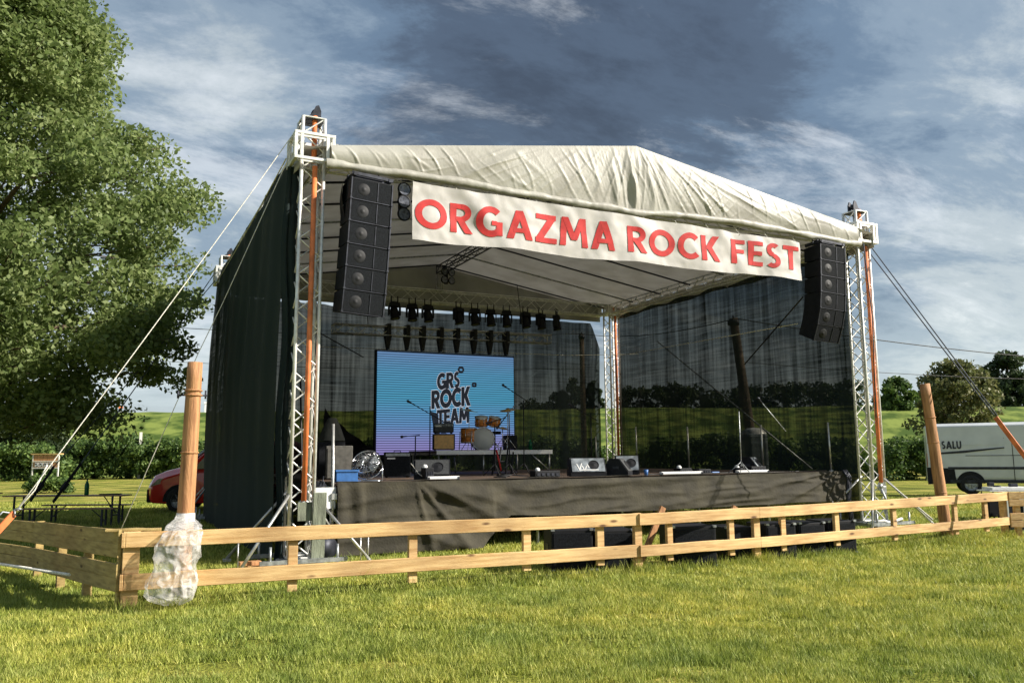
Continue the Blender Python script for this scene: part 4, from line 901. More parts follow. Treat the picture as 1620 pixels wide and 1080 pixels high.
def rail(x0,x1,z0,z1,off,seed,hh=.165,sp=1):
    c=MB(); n=max(1,int((x1-x0)/2.2)) if 0 else 1
    xs_=[x0,x1]+[p[0] for p in fp if x0<p[0]<x1]; xs_.sort()
    for a,b in zip(xs_,xs_[1:]):
        za=z0+(z1-z0)*(a-x0)/(x1-x0); zb=z0+(z1-z0)*(b-x0)/(x1-x0); plank(c,(a,fy(a)-off,za),(b-.004*(b<x1),fy(b)-off,zb),hh,.045,14,seed)
    c.build('rail','wood',t)
rail(-2.54,4.0,.775,.748,.0,1); rail(4.0,13.07,.748,.785,.03,2,.16)
rail(-2.54,4.0,.325,.32,.0,3,.17); rail(4.0,13.07,.318,.315,.03,4,.15)
def post(x,off,z0,z1,w,d,parent,m='wood',name='post',y=None,rot=0):
    c=MB(); y=fy(x) if y is None else y; c.box((x,y+off,(z0+z1)/2),(w,d,z1-z0),rot,bev=.006); return c.build(name,m,parent)
post(-2.44,.065,-.1,.86,.17,.07,t); post(4.03,.07,-.1,.83,.12,.07,t); post(6.24,.07,-.1,.82,.12,.07,t); post(13.0,.075,-.1,.87,.10,.10,t)
for x in (-.71,.75,2.31,3.42,4.56,5.71,6.79,8.05,9.55,11.34,12.32):
    post(x,.062 if x<4 else .035,.15 if x>1 else .10,.82,.11 if x<4 else .095,.06,t,name='batten')
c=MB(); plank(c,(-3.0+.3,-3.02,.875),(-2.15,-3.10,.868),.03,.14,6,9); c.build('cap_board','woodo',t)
t=thing('slanting_brace','slanting timber brace propped behind the fence beside the split post','timber',(4.6,-3,0)); c=MB(); c.box((4.62,-2.85,.42),(.09,.04,1.0),Matrix.Rotation(.5,3,'Y')); c.build('plank','pole',t)
t=thing('slanting_brace','slanting timber brace beside the narrow subwoofer','timber',(6.2,-2.9,0)); c=MB(); c.box((6.05,-2.85,.42),(.09,.04,.9),Matrix.Rotation(.45,3,'Y')); c.build('plank','pole',t)
# left fence run with doubled boards
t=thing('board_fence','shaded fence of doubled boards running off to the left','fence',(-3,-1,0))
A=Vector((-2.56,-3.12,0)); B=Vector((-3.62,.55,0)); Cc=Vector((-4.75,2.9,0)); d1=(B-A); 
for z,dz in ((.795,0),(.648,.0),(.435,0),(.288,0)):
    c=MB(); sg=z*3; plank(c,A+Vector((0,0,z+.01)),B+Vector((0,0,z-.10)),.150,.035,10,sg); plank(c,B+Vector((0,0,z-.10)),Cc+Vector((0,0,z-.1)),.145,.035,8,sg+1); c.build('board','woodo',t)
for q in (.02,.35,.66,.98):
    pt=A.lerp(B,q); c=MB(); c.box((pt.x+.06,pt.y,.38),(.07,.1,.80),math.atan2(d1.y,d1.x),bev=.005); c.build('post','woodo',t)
c=MB(); c.tube((-4.2,-.8,.42),(-3.05,-2.3,.34),.018,7); tag(c.build('pipe','rope',None),'pale thin pipe lying along the shaded left fence','pipe')
# right fence run turning towards the viewer
t=thing('board_fence','short fence of wide boards turning off at the right corner','fence',(13.1,-3,0))
A=Vector((13.0,-2.86,0)); B=Vector((15.2,-4.0,0)) ; B=A+(B-A)
for z,h in ((.80,.13),(.66,.13),(.40,.13),(.265,.13)): c=MB(); plank(c,A+Vector((0,0,z)),B+Vector((0,0,z+.02)),h,.04,8,z*7); c.build('board','wood',t)
for q in (.08,.5,.95): pt=A.lerp(B,q); c=MB(); c.box((pt.x,pt.y+.07,.4),(.1,.09,.9),-.45,bev=.005); c.build('post','wood',t)
# wooden poles
def wpole(u0,v0,u1,v1,dep,r,label,rings,y=None):
    b=G(u0,v0,0); top=AY(u1,v1,b.y+dep); b.z=-.05; t=thing('wooden_pole',label,'wooden pole',(b.x,b.y,0)); c=MB(); n=14
    pts=[b.lerp(top,k/n)+Vector((.006*nz(k*.7,1),.006*nz(k*.7,5),0)) for k in range(n+1)]; c.path(pts,[r*(1.12-.18*k/n+.03*nz(k*1.3,u0)) for k in range(n+1)],20); c.build('shaft','pole',t)
    d=(top-b).normalized()
    for q in rings: c=MB(); c.torus(b.lerp(top,q),d,r*1.04,.011,22,6); c.build('ring','pole',t)
    return t,b,top
t,b,top=wpole(285,950,309,573,-.05,.092,'reddish wooden pole on the left with an iron hook bar, wrapped in plastic below',(.86,.88,.62))
c=MB(); q=b.lerp(top,.86); c.tube(q+Vector((-.17,0,.0)),q+Vector((.16,0,.0)),.012,6); c.tube(q+Vector((-.17,0,-.04)),q+Vector((-.17,0,.05)),.014,6); c.tube(q+Vector((.14,0,-.04)),q+Vector((.14,0,.06)),.012,6); c.build('hook_bar','dsteel',t)
PL=(b,top)
wpole(1499,850,1463,607,.1,.100,'slanting brown wooden pole right of the stage in front of the van',(.78,.62,.3))
# plastic bag round the left pole
def bag():
    b,top=PL; pts=MB(); cx=b.lerp(top,.24)
    def fn(u,v):
        a=2*PI*u; z=1.0-.93*v; c0=b.lerp(top,(z+.05)/(top.z+.05)); 
        prof=np.interp(v,[0,.05,.12,.3,.55,.8,.93,1],[.10,.12,.20,.26,.24,.30,.27,.08])
        k=1+.22*nz(math.cos(a)*1.2,math.sin(a)*1.2,z*2.2)+.12*crease(a*3.5+2.5*nz(math.cos(a)*1.5,z*3,math.sin(a)),1.3)+.10*crease(a*2+z*11+2*nz(z*3,a),1.5)+.03*nz(math.cos(a)*6,math.sin(a)*6,z*9)
        off=0
        return (c0.x-.13*min(1,v*3.2)+prof*k*.86*math.cos(a),c0.y-.66*min(1,v*5)+prof*k*.75*math.sin(a),z+.06*nz(math.cos(a)*2,math.sin(a)*2,v*3)*v)
    pts.grid(fn,110,80); o=pts.build('plastic_bag','bag',None); tag(o,'crumpled clear plastic bag tied round the left wooden pole and hanging over the fence','plastic bag')
    c=MB(); q=b.lerp(top,.355); c.lathe([(.105,-.05),(.108,0),(.104,.05)],q,(top-b).normalized()); tag(c.build('tape_band','white',None),'white tape band holding the plastic bag to the pole','tape')
bag()
# ------------------------------------------------------------------ ropes, straps, cables, wires
def rope(pts,r,m,name,label,cat='rope',sag=0,group=None):
    pts=[Vector(p) for p in pts]
    if len(pts)==2 and sag: a,b=pts; pts=[a.lerp(b,k/14)-Vector((0,0,sag*4*(k/14)*(1-k/14))) for k in range(15)]
    c=MB(); c.path(pts,r,6); return tag(c.build(name,m,None),label,cat,group)
FLh=Vector((-.12,-.1,7.15)); 
anc=AD(22,812,10.6); anc2=AD(-40,880,10.0)
rope([FLh,anc],.0075,'rope','guy_rope','long white guy rope from the front left tower top to the left edge',sag=.05)
rope([AD(75,735,10.9),AD(55,775,10.8),anc+Vector((.02,0,.03))],.009,'rope','guy_rope','short doubled strand at the lower end of the long white guy rope')
c=MB(); d=(anc2-anc).normalized(); w=Vector((.0,0,.045)); s_=anc+d*.02
c.box((anc+anc2)/2,((anc2-anc).length,.02,.09),Matrix(((d.x,-d.y,0),(d.y,d.x,0),(0,0,1))).to_3x3()@Matrix.Rotation(0,3,'Z') if 0 else (anc2-anc).to_track_quat('X','Z').to_matrix())
tag(c.build('ratchet_strap','orange',None),'orange webbing strap at the lower end of the white guy rope','strap')
c=MB(); c.torus(anc,(1,.3,0),.045,.012,14,6); c.torus(anc+Vector((.05,0,.05)),(0,.3,1),.035,.011,14,6); c.path([anc,anc+Vector((-.12,-.05,.03)),anc+Vector((-.2,-.1,-.08))],.012,6); tag(c.build('shackle','steel',None),'steel shackle joining the white rope to the orange strap','shackle')
rope([Vector((-.34,-.05,6.45)),AD(352,480,13.9),AD(313,560,13.6),AD(191,838,12.6)],.007,'rope','guy_rope','white rope from the left tower sleeve passing behind the left pole',)
rope([Vector((-.3,.3,6.6)),Vector((-.32,D-.4,6.35))],.012,'rope','edge_rope','white rope stretched along the top of the left netting',sag=.05)
RL=Vector((-.2,D,6.95))
rope([RL,AD(128,733,18.5)],.012,'dropes','guy_rope','upper dark guy rope from the rear left tower down to the benches',sag=.05)
rope([Vector((-.25,D,6.6)),AD(85,738,19.5)],.012,'dropes','guy_rope','lower dark guy rope from the rear left tower down to the benches',sag=.05)
for a,b,l in (((128,733,18.5),(84,794,17.6),'dark ratchet strap ending behind the bench table, right one'),((85,738,19.5),(48,792,18.6),'dark ratchet strap ending behind the bench table, left one')):
    A=AD(*a);B=AD(*b); c=MB(); c.box((A+B)/2,((B-A).length,.02,.07),(B-A).to_track_quat('X','Z').to_matrix()); c.box(A.lerp(B,.6),(.22,.06,.1),(B-A).to_track_quat('X','Z').to_matrix()); tag(c.build('ratchet_strap','blackcloth',None),l,'strap')
FRb=Vector((13.02,.1,6.44)); E=AD(1575,660,15.5)
rope([FRb,E+Vector((-.04,0,.04))],.013,'dropes','guy_rope','left strand of the dark double guy rope at the right tower')
rope([FRb+Vector((.1,0,.12)),E+Vector((.06,0,.02))],.013,'dropes','guy_rope','right strand of the dark double guy rope at the right tower')
E2=AD(1680,800,14.5); c=MB(); c.box((E+E2)/2,((E2-E).length,.02,.085),(E2-E).to_track_quat('X','Z').to_matrix()); tag(c.build('ratchet_strap','orange',None),'orange strap below the dark double rope over the van','strap')
rope([AD(1366,385,17.4),AD(1380,500,17.35),AD(1386,660,17.3)],.012,'dropes','hanging_rope','blue-grey rope hanging straight down beside the right tower')
rope([AD(1398,757,17.4),AD(1476,822,16.2)],.016,'rope','guy_rope','short pale rope from the right tower foot to the grass')
rope([AY(1270,470,.1),AY(1178,576,3.5)],.018,'cable','cable','dark cable slanting from the right loudspeakers into the netting',cat='cable')
rope([AY(1040,540,9.8),AY(1285,742,3.0)],.022,'steel','diagonal_brace','long thin diagonal brace across the right netting',cat='brace')
rope([AY(503,525,9.8),AY(575,565,9.9)],.016,'cable','cable','dark cable sagging in the rear left corner behind the tower',cat='cable')
rope([AY(500,548,10.2),AY(900,562,10.2),AY(1010,560,9.9)],.008,'rope','white_line','thin pale line stretched across the rear netting',cat='rope')
rope([AY(960,566,10.1),AY(1262,512,1.5)],.010,'rope','white_line','thin pale line stretched across the right netting',cat='rope')
# utility poles and wires
def upole(u0,v0,u1,v1,dep,r,label):
    a=AD(u0,v0,dep); a.z=0; b=AD(u1,v1,dep); t=thing('utility_pole',label,'utility pole',a,group='wooden utility poles behind the stage'); c=MB(); c.tube(a,b,r,10,r*.75); c.build('shaft','bark',t); c=MB(); c.tube(b-Vector((0,0,.3)),b-Vector((0,0,.1)),.26 if dep<40 else .2,10); 
    c.lathe([(.04,0),(.05,.06),(.03,.12),(0,.13)],b,n=8)
    c.build('pole_cap','dsteel',t); return b
u1=upole(1198,715,1160,503,36,.24,'thick leaning utility pole seen through the right netting')
u2=upole(924,715,920,528,52,.20,'slim upright utility pole seen through the rear netting')
wr=cf((1760-810)/F*42,42,1.65+ (715-577)/F*42); wl=cf((120-810)/F*60,60,1.65+(717-497)/F*60)
rope([u1,wr],.022,'cable','power_line','dark power line running right from the leaning pole',cat='power line',sag=.25)
rope([u1+Vector((0,0,-.05)),u2],.022,'cable','power_line','dark power line between the two poles behind the netting',cat='power line',sag=.4)
rope([u2,wl],.024,'cable','power_line','dark power line running left over the red car',cat='power line',sag=.5)
rope([u2-Vector((0,0,2.2)),wl-Vector((0,0,2.6))],.018,'cable','power_line','lower thin power line running left towards the tree',cat='power line',sag=.4)
rope([u1-Vector((0,0,1.9)),wr-Vector((0,0,.9))],.014,'cable','power_line','faint lower power line right of the stage',cat='power line',sag=.2)
# board leaning at FL tower
c=MB(); c.box((.22,-.42,.55),(.20,.05,1.12),Matrix.Rotation(.02,3,'Y'),bev=.006); c.box((.02,-.36,.83),(.22,.04,.28),Matrix.Rotation(.0,3,'Y'),bev=.006)
tag(c.build('leaning_board','plank',None),'weathered grey green board standing against the front left tower','board')
c=MB(); c.box((-.75,-.25,.10),(.32,.14,.06),.1,bev=.01); c.box((-.5,-.3,.05),(.6,.2,.05),.05); tag(c.build('timber_block','pole',None),'stacked timber blocks left of the front left tower foot','timber')
c=MB()
for i,x in enumerate((-.95,.9,1.05)): c.tube((x,-.45+.1*i,0),(x,-.45+.1*i,.42),.012,6)
tag(c.build('ground_stake','alu',None),'thin ground stakes round the front left tower foot','stake')
c=MB(); c.path([(12.2,-.2,.12),(12.5,-.35,.18),(12.75,-.3,.12),(13.0,-.4,.2),(13.15,-.2,.1),(12.9,-.1,.14)],.035,7); tag(c.build('rope_coil','white',None),'pale coiled straps at the right tower foot','strap')
# dark lines on the lawn, drawn as thin black tubes
c=MB(); c.path([G(u,v)+Vector((0,0,.012)) for u,v in [(300,958),(400,948),(470,943),(520,938),(600,934),(680,929),(760,922),(830,915),(900,909),(990,903)]],.022,6); tag(c.build('ground_line','cable',None),'thin dark line lying on the lawn along the front of the fence','cable')
c=MB(); c.path([G(u,v)+Vector((0,0,.01)) for u,v in [(655,922),(720,916),(800,911),(880,906),(960,899)]],.016,6); tag(c.build('ground_line','cable',None),'short upper dark line on the lawn near the fence battens','cable')
# ------------------------------------------------------------------ left side: benches, bottle, notice board
def table_set():
    def bench(label,name,cat,u0,u1,v,dep,h,w,th=.03):
        z=h; a=AD(u0,v,dep); b=AD(u1,v,dep-.1); a.z=b.z=z; d=(b-a).normalized(); n=Vector((-d.y,d.x,0)); m_=(a+b)/2; t=thing(name,label,cat,(m_.x,m_.y,0)); rz=math.atan2(d.y,d.x); L_=(b-a).length
        c=MB(); c.box(m_-Vector((0,0,th/2)),(L_,w,th),rz,bev=.006); c.build('top','bench',t)
        for s_ in (-1,1):
            q=m_+d*(s_*(L_/2-.28)); c=MB()
            for k in (-1,1): e=q+n*(k*w*.38); c.box(Vector((e.x,e.y,(z-th)/2)),(.04,.035,z-th),rz)
            c.box(Vector((q.x,q.y,z*.35)),(.03,w*.76,.03),rz); c.tube(q+Vector((0,0,-th-.02)),q-d*(s_*.3)+Vector((0,0,-z*.45)),.012,6) if 0 else c.tube(Vector((q.x,q.y,z*.4)),Vector((q.x,q.y,z-th))-d*(s_*.32),.012,6)
            c.build('leg_frame','dsteel',t)
        return t
    bench('narrow beer table with a green bottle on it, left behind the fence','beer_table','table',14,202,779,20.8,.76,.5)
    bench('front beer bench on dark folding legs before the beer table','beer_bench','bench',34,183,802,20.2,.47,.25)
    bench('rear beer bench, pale, on the far side of the beer table','beer_bench','bench',70,208,795,21.8,.47,.25)
    bench('second beer table cut off at the left edge','beer_table','table',-120,-5,778,22.5,.76,.5)
    p=AD(137,778,20.7); t=thing('bottle','green plastic bottle standing on the beer table','bottle',(p.x,p.y,.762)); c=MB(); c.lathe([(0,0),(.05,0),(.055,.03),(.05,.10),(.055,.18),(.05,.26),(.02,.34),(.016,.38),(0,.38)],(p.x,p.y,.762),n=16); c.build('body','greenp',t); c=MB(); c.lathe([(.02,.37),(.02,.40),(0,.40)],(p.x,p.y,.762),n=10); c.build('cap','dsteel',t)
    p=AD(175,777,20.7); c=MB(); c.box((p.x,p.y,.775),(.5,.18,.02),-.4); tag(c.build('tray','blackcloth',None),'flat dark tray on the right end of the beer table','tray')
table_set()
def board():
    d=42.; p=cf((78-810)/F*d,d,0); t=thing('notice_board','small roofed wooden notice board on two posts before the hedge','notice board',p,-YAW); s=d/F
    c=MB(); c.box((0,.1,1.92),(46*s,.7*0+.35,.05)); c.build('roof','wood',t,world=False)
    c=MB(); c.box((0,0,1.72),(39*s,.05,.30)); c.build('panel','amberwood' if 0 else 'pole',t,world=False); c=MB(); c.box((0,-.01,1.38),(37*s,.05,.26)); c.build('lower_panel','pole',t,world=False)
    for i in(-1,1): c=MB(); c.box((i*20*s,0,.92),(.06,.06,1.95)); c.build('post','rope',t,world=False)
    c=MB(); c.box((0,-.03,1.55),(41*s,.04,.05)); c.box((0,-.03,1.22),(41*s,.05,.05)); c.box((3*s*0,0,.6),(.04,.04,1.1)); c.build('crossbars','rope',t,world=False)
    for k in range(4):
        c=MB(); c.box((-13*s+k*7.2*s,-.045,1.38),(6*s,.012,.21)); q=c.build('sheet','white',t,world=False)
        c=MB(); c.box((-13*s+k*7.2*s-.03,-.056,1.42),(2.6*s,.008,.06)); c.box((-13*s+k*7.2*s+.03,-.056,1.33),(2.4*s,.008,.05)); c.build('print','vanblack',q,world=False)
board()
bush('weed_clump','low leafy weeds growing round the notice board posts',56,118,41.5,.9,'leafm',.13,70,60,'weeds',dd=.6,lr=.3)
for u,l,h in ((191,'small orange white marker post on the embankment crest',.55),(325,'pale thin marker post on the embankment behind the pole',1.0)):
    p=cf((u-810)/F*98,98,7.0); t=thing('marker_post',l,'marker post',p); c=MB(); c.box((0,0,h/2),(.28,.2,h)); c.build('post','white',t,world=False); c=MB(); c.box((0,0,h+.12),(.5,.3,.24)); c.build('cap','orange' if u==191 else 'white',t,world=False)
p=cf((225-810)/F*70,70,0); c=MB(); c.box(p+Vector((0,0,1.9)),(.22,.2,3.9)); tag(c.build('concrete_post','rope',None),'weathered pale post standing in the dark hedge','post')
# ------------------------------------------------------------------ vehicles
def loft(stations,m,name,parent,mirror=True):
    c=MB(); n=len(stations[0][1]); vs=[]
    for x,sec in stations:
        full=[(y,z) for y,z in sec]+[(-y,z) for y,z in reversed(sec)]
        vs+= [(x,y,z) for y,z in full]
    k=2*n; fs=[(i*k+j,i*k+(j+1)%k,(i+1)*k+(j+1)%k,(i+1)*k+j) for i in range(len(stations)-1) for j in range(k)]
    fs+= [tuple(range(k))[::-1],tuple((len(stations)-1)*k+j for j in range(k))]
    c.add(vs,fs,False); o=c.build(name,m,parent,world=False); md=o.modifiers.new('bevel','BEVEL'); md.width=.035; md.segments=3; md.limit_method='ANGLE'; md.angle_limit=.45
    for p_ in o.data.polygons: p_.use_smooth=True
    o.data.set_sharp_from_angle(angle=.45)
    return o
def wheel(x,y,r,parent,sgn=-1):
    c=MB(); c.lathe([(r*.62,-.11),(r*.95,-.11),(r,-.07),(r,.07),(r*.95,.11),(r*.62,.11)],(x,y,r),(0,1,0),28); w=c.build('wheel','rubber',parent,world=False)
    c=MB(); c.lathe([(0,.05),(r*.2,.06),(r*.25,.03),(r*.55,.02),(r*.63,.10)] if sgn>0 else [(0,-.05),(r*.2,-.06),(r*.25,-.03),(r*.55,-.02),(r*.63,-.10)],(x,y,r),(0,1,0),24)
    for k in range(6): a=k*PI/3; c.box((x+math.cos(a)*r*.36,y+sgn*.05,r+math.sin(a)*r*.36),(r*.42,.03,r*.13),Matrix.Rotation(-a,3,'Y'))
    c.build('rim','steel',w,world=False)
def sec(w,zb,belt,zt,wt):
    return [(w*.9,zb),(w,zb+.18),(w,belt),(wt,zt-.10),(wt-.18,zt)]
def van():
    dep=31.; rz=-YAW-.42; b=cf((1459-810)/F*dep,dep,.10)+Matrix.Rotation(rz,3,'Z')@Vector((0,1,0)); t=thing('delivery_van','white long panel van with dark lettering parked right of the stage','van',b,rz)
    st=[(0,sec(1.0,.42,1.35,2.50,.90)),(.10,sec(1.0,.42,1.35,2.58,.92)),(3.9,sec(1.0,.40,1.35,2.60,.92)),(4.35,sec(1.0,.40,1.3,2.50,.88)),(5.1,sec(1.0,.40,1.25,1.62,.88)),(5.7,sec(.97,.40,1.05,1.28,.85)),(5.9,sec(.9,.45,.85,1.0,.75))]
    loft(st,'vanpaint','body',t)
    y=-1.0
    c=MB(); c.prism([(-.04,.36),(-.04,.98),(.86,.94),(.90,.40)],y-.012,y+.1); c.build('rear_bumper','black',t,world=False)
    c=MB()
    c.prism([(1.36+.46*math.cos(k*PI/16),.40+.44*math.sin(k*PI/16)) for k in range(17)],y-.008,y+.2); c.build('wheel_arch','black',t,world=False)
    for x in (1.36,4.95):
        wheel(x,-.93,.35,t,-1); wheel(x,.90,.35,t,1)
    c=MB(); c.box((3.0,y-.006,.48),(4.6,.03,.10)); c.box((2.9,y-.006,.95),(4.5,.025,.09)); c.build('side_moulding','dsteel',t,world=False)
    c=MB(); 
    for x in (.09,2.75,3.95): c.box((x,y-.004,.95),(.02,.02,.9)); c.box((x,y+.05,1.88),(.02,.03,1.0),Matrix.Rotation(-.095,3,'X'))
    c.box((3.2,y-.002,1.40),(6*.88*0+3.9,.012,.02)); c.build('panel_seams','black',t,world=False)
    for x in (1.1,3.2):
        pass
    c=MB(); c.box((1.4,y+.045,1.95),(2.2,.02,.34),Matrix.Rotation(-.095,3,'X')); c.build('side_panel','vanpaint',t,world=False)
    c=MB(); c.box((.01,-.9,1.25),(.05,.12,.5),bev=.01); c.build('tail_lamp','lampred',t,world=False)
    c=MB(); c.box((4.55,y+.02,1.85),(.75,.03,.42),Matrix.Rotation(-.09,3,'X')); c.build('cab_window','glass',t,world=False)
    draw_text('SALU',.50,1.14,1.66,1.66,.27,.27,lambda x,z:(x,y-.036+(z-1.35)*.098,z),'lettering','vanblack',t,grow=.02,world=False,lift=.002)
    c=MB()
    for x0,z,l in ((1.5,1.92,.45),(2.0,2.03,.8),(1.55,2.03,.3)): 
        for k in range(int(l/.07)): c.box((x0-.2+k*.07,y+.045+(z-1.9)*.1-.012*0-.005,z+.01*math.sin(k*3)),(.045,.012,.035))
    c.prism([(.15,1.50),(2.3,1.68),(2.5,1.70),(2.5,1.66),(1.2,1.50),(.15,1.44)],y-.004,y+.06); c.build('graphic_lines','vanblack',t,world=False)
van()
def car():
    dep=26.5; b=cf((250-810)/F*dep,dep,0); t=thing('red_car','red family car with pale windscreen half hidden behind the left netting','car',b,-YAW+.15); t.scale=(1.15,1.1,1.22)
    st=[(0,sec(.62,.35,.62,.80,.5)),(.12,sec(.80,.24,.68,.92,.62)),(.45,sec(.88,.22,.85,1.04,.72)),(.95,sec(.90,.22,1.0,1.16,.74)),(1.60,sec(.90,.22,1.02,1.72,.66)),(2.6,sec(.90,.22,1.02,1.82,.68)),(3.8,sec(.90,.22,1.02,1.78,.68)),(4.2,sec(.86,.3,1.0,1.6,.62)),(4.3,sec(.8,.4,.9,1.2,.6))]
    loft(st,'carred','body',t)
    c=MB(); c.add([(.95,-.66,1.17),(.95,.66,1.17),(1.59,.58,1.71),(1.59,-.58,1.71)],[(0,1,2,3)]); o=c.build('windscreen','glassl',t,world=False); md=o.modifiers.new('s','SOLIDIFY'); md.thickness=.05; md.offset=0
    c=MB(); c.prism([(1.20,1.08),(2.35,1.08),(2.35,1.66),(1.72,1.64)],-.905,-.78); c.build('side_window','glass',t,world=False); c=MB(); c.prism([(2.45,1.08),(3.5,1.08),(3.4,1.64),(2.45,1.66)],-.905,-.78); c.build('side_window','glass',t,world=False)
    c=MB(); c.box((.06,0,.42),(.18,1.3,.34),bev=.04); c.build('front_bumper','black',t,world=False)
    for s_ in(-1,1):
        c=MB(); c.prism([(.10,.66),(.62,.78),(.70,.90),(.30,.84)],s_*.80-.06,s_*.80+.06); c.build('headlight','lens',t,world=False)
    c=MB(); c.box((1.2,-.98,1.15),(.16,.2,.14),bev=.04); c.build('mirror','black',t,world=False)
    c=MB(); c.prism([(.85+.40*math.cos(k*PI/14),.28+.42*math.sin(k*PI/14)) for k in range(15)],-.905,-.7); c.build('wheel_arch','black',t,world=False)
    for x in (.85,3.4): wheel(x,-.84,.31,t,-1); wheel(x,.82,.31,t,1)
car()
# cabin outside the right netting
p=cf((1189-810)/F*27,27,0); t=thing('toilet_cabin','grey rounded plastic cabin standing outside behind the right netting','cabin',p,-YAW)
c=MB(); c.box((0,0,1.15),(.66,.9,2.25),bev=.10); c.build('walls','cabin',t,world=False); c=MB(); c.lathe([(.40,0),(.36,.12),(.2,.2),(0,.22)],(0,0,2.26),n=20); c.build('roof','aluw',t,world=False); c=MB(); c.box((0,-.46,1.1),(.48,.03,1.8),bev=.01); d_=c.build('door','cabin',t,world=False); c=MB(); c.box((.18,-.49,1.1),(.04,.04,.12)); c.build('handle','dsteel',d_,world=False)
# ------------------------------------------------------------------ gear table by the van
dep=20.5; b=cf((1578-810)/F*dep,dep,0); t=thing('gear_table','small folding table with black tubular legs in front of the van','table',b,-YAW); c=MB(); c.box((0,0,.70),(1.15,.6,.03),bev=.006); c.build('table_top','white',t,world=False)
for i in(-.5,.5):
    for j in (-.25,.25): c=MB(); c.tube((i,j,0),(i*.95,j,.69),.016,6); c.build('leg','dsteel',t,world=False)
t=thing('turntable','white and black turntable case on the small table before the van','case',b+Vector((0,0,.717)),-YAW); c=MB(); c.box((0,0,.04),(.95,.45,.06),bev=.01); c.build('case','white',t,world=False); c=MB(); c.lathe([(.0,.10),(.09,.10),(.09,.07),(.0,.07)],(-.22,0,0)); c.build('platter','dsteel',t,world=False); c=MB(); c.box((.2,.05,.11),(.2,.1,.08),bev=.02); c.build('knob','dsteel',t,world=False); c=MB(); c.box((-.32,.1,.13),(.14,.1,.1),bev=.02); c.build('knob','dsteel',t,world=False)
b2=cf((1583-810)/F*19.6,19.6,0); t=thing('framed_case','white framed black case under the small table','case',b2,-YAW); c=MB(); c.box((0,0,.34),(.36,.35,.34),bev=.01); c.build('body','black',t,world=False)
c=MB()
for i in (-1,1): c.box((i*.19,-.18,.34),(.03,.03,.42)); c.box((0,-.18,.34+i*.195),(.35,.03,.03))
c.build('frame','white',t,world=False); c=MB(); c.box((0,0,.085),(.3,.3,.16)); c.build('stand','dsteel',t,world=False)
b3=cf((1551-810)/F*20,20,0); box_amp('black_case','upright black case left of the white framed case','case',(b3.x,b3.y),(.26,.3,.46),-YAW,'black',knobs=False,z=.1)
b4=cf((1585-810)/F*17.5,17.5,0); box_amp('floor_case','low dark case on the grass behind the right fence corner','case',(b4.x,b4.y),(.40,.3,.20),-YAW,'black',knobs=False,z=0.0)

# ------------------------------------------------------------------ world, sun, camera
SUN_AZ=Vector((.83,-.555,0)).normalized(); EL=math.radians(32); sun_dir=Vector((SUN_AZ.x*math.cos(EL),SUN_AZ.y*math.cos(EL),math.sin(EL)))
wd=bpy.data.worlds.new('World'); S.world=wd; wd.use_nodes=True; T=wd.node_tree; N=T.nodes; L=T.links
sky=N.new('ShaderNodeTexSky'); sky.sky_type='NISHITA'; sky.sun_disc=False; sky.sun_elevation=EL; sky.sun_rotation=math.atan2(SUN_AZ.x,SUN_AZ.y); sky.air_density=1.3; sky.dust_density=1.2
bg=N['Background']; bg.inputs[1].default_value=.085; L.new(sky.outputs[0],bg.inputs[0])
tc=N.new('ShaderNodeTexCoord'); sp=N.new('ShaderNodeSeparateXYZ'); L.new(tc.outputs['Generated'],sp.inputs[0])
def math_(op,a,b=None,c=None,clamp=False):
    n=N.new('ShaderNodeMath'); n.operation=op; n.use_clamp=clamp
    for i,x in enumerate((a,b,c)):
        if x is None: continue
        if isinstance(x,(int,float)): n.inputs[i].default_value=x
        else: L.new(x,n.inputs[i])
    return n.outputs[0]
zc=math_('ADD',math_('MAXIMUM',sp.outputs[2],0.0),.24)
px=math_('DIVIDE',sp.outputs[0],zc); py=math_('DIVIDE',sp.outputs[1],zc)
cb=N.new('ShaderNodeCombineXYZ'); L.new(px,cb.inputs[0]); L.new(py,cb.inputs[1])
def fbm(scale,rot,stretch,detail,dist,off=(0,0,0),rough=.55):
    mp=N.new('ShaderNodeMapping'); mp.inputs['Rotation'].default_value=(0,0,rot); mp.inputs['Scale'].default_value=stretch; mp.inputs['Location'].default_value=off; L.new(cb.outputs[0],mp.inputs[0])
    n=N.new('ShaderNodeTexNoise'); n.inputs['Scale'].default_value=scale; n.inputs['Detail'].default_value=detail; n.inputs['Distortion'].default_value=dist; n.inputs['Roughness'].default_value=rough; L.new(mp.outputs[0],n.inputs['Vector']); return n.outputs['Fac']
def ramp(x,stops):
    r=N.new('ShaderNodeValToRGB'); e=r.color_ramp.elements; r.color_ramp.interpolation='EASE'
    while len(e)<len(stops): e.new(.5)
    for i,(p_,c_) in enumerate(stops): e[i].position=p_; e[i].color=(*(c_ if isinstance(c_,tuple) else (c_,)*3),1)
    L.new(x,r.inputs[0]); return r.outputs[0]
def lobe(u,v,w):      # broad region of the sky round one bearing
    d=ray(u,v).normalized(); n=N.new('ShaderNodeVectorMath'); n.operation='DOT_PRODUCT'; n.inputs[1].default_value=d; L.new(tc.outputs['Generated'],n.inputs[0])
    return math_('POWER',math_('MAXIMUM',n.outputs['Value'],0),w)
big=fbm(.62,.35,(1,1.35,1),5,.25,(3.1,1.7,0),.5); fine=fbm(1.9,.5,(1,1.5,1),12,.25,(1.3,4.2,0),.66); wisp=fbm(1.25,-.1,(1,1.9,1),12,.35,(5.2,.4,0),.7)
dark=math_('ADD',math_('MULTIPLY',lobe(860,70,20),.22),math_('MULTIPLY',lobe(1200,150,20),.10)); lft=math_('MULTIPLY',lobe(330,200,12),.17); rgl=math_('MULTIPLY',lobe(1640,440,10),.20); dk2=math_('MULTIPLY',lobe(1300,60,12),.06)
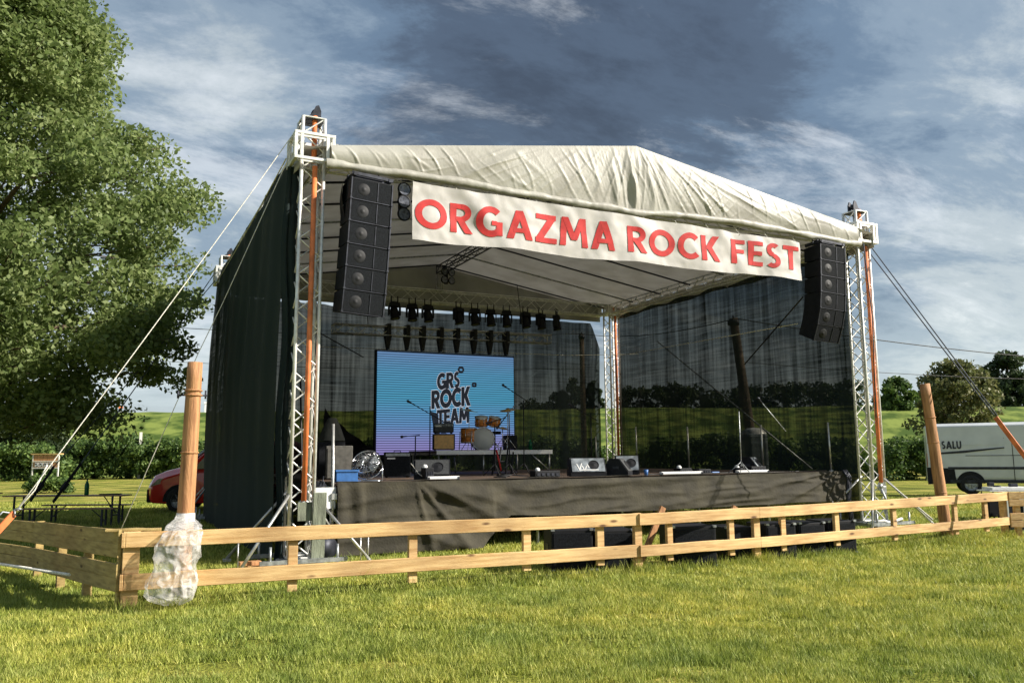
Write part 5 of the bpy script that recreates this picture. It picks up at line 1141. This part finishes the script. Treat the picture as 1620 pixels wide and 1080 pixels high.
v=math_('ADD',math_('MULTIPLY',big,.55),math_('MULTIPLY',fine,.80)); v=math_('SUBTRACT',v,.145); v=math_('SUBTRACT',v,dark); v=math_('SUBTRACT',v,dk2); v=math_('ADD',v,rgl); v=math_('ADD',v,math_('MULTIPLY',lft,.5))
col=ramp(v,[(.22,(.022,.028,.042)),(.36,(.042,.058,.086)),(.47,(.080,.118,.170)),(.57,(.150,.195,.245)),(.68,(.28,.315,.335)),(.82,(.50,.52,.52))])
wis=ramp(math_('ADD',wisp,math_('MULTIPLY',lft,.5)),[(.52,0.0),(.70,1.0)])
mxr=N.new('ShaderNodeMix'); mxr.data_type='RGBA'; L.new(math_('MULTIPLY',wis,.55),mxr.inputs[0]); L.new(col,mxr.inputs[6]); mxr.inputs[7].default_value=(.50,.52,.54,1)
# towards the horizon the cloud thins to pale haze
hz=ramp(sp.outputs[2],[(.0,1.0),(.20,0.0)]); mh=N.new('ShaderNodeMix'); mh.data_type='RGBA'; L.new(math_('MULTIPLY',hz,.7),mh.inputs[0]); L.new(mxr.outputs[2],mh.inputs[6]); mh.inputs[7].default_value=(.40,.46,.49,1)
bg2=N.new('ShaderNodeBackground'); L.new(mh.outputs[2],bg2.inputs[0]); bg2.inputs[1].default_value=1.0
ms=N.new('ShaderNodeMixShader'); ms.inputs[0].default_value=.86; L.new(bg.outputs[0],ms.inputs[1]); L.new(bg2.outputs[0],ms.inputs[2]); L.new(ms.outputs[0],N['World Output'].inputs[0])
sl=bpy.data.lights.new('sun','SUN'); sl.energy=4.4; sl.angle=math.radians(.6); sl.color=(1,.93,.83); so=bpy.data.objects.new('sun',sl); S.collection.objects.link(so); so.rotation_euler=sun_dir.to_track_quat('Z','Y').to_euler(); so.location=sun_dir*60
cd=bpy.data.cameras.new('camera'); cd.sensor_width=36; cd.lens=36*F/1620; cd.clip_end=5000; cd.clip_start=.05; co=bpy.data.objects.new('camera',cd); S.collection.objects.link(co)
mw=Matrix((( RT.x,UP.x,-FW.x,CX),(RT.y,UP.y,-FW.y,CY),(RT.z,UP.z,-FW.z,CZ),(0,0,0,1))); co.matrix_world=mw; S.camera=co
S.render.engine='CYCLES'; S.cycles.transparent_max_bounces=24; S.cycles.max_bounces=6
S.view_settings.view_transform='Standard'; S.view_settings.look='None'; S.view_settings.exposure=.95; S.view_settings.gamma=1
S.render.resolution_x=1024; S.render.resolution_y=682
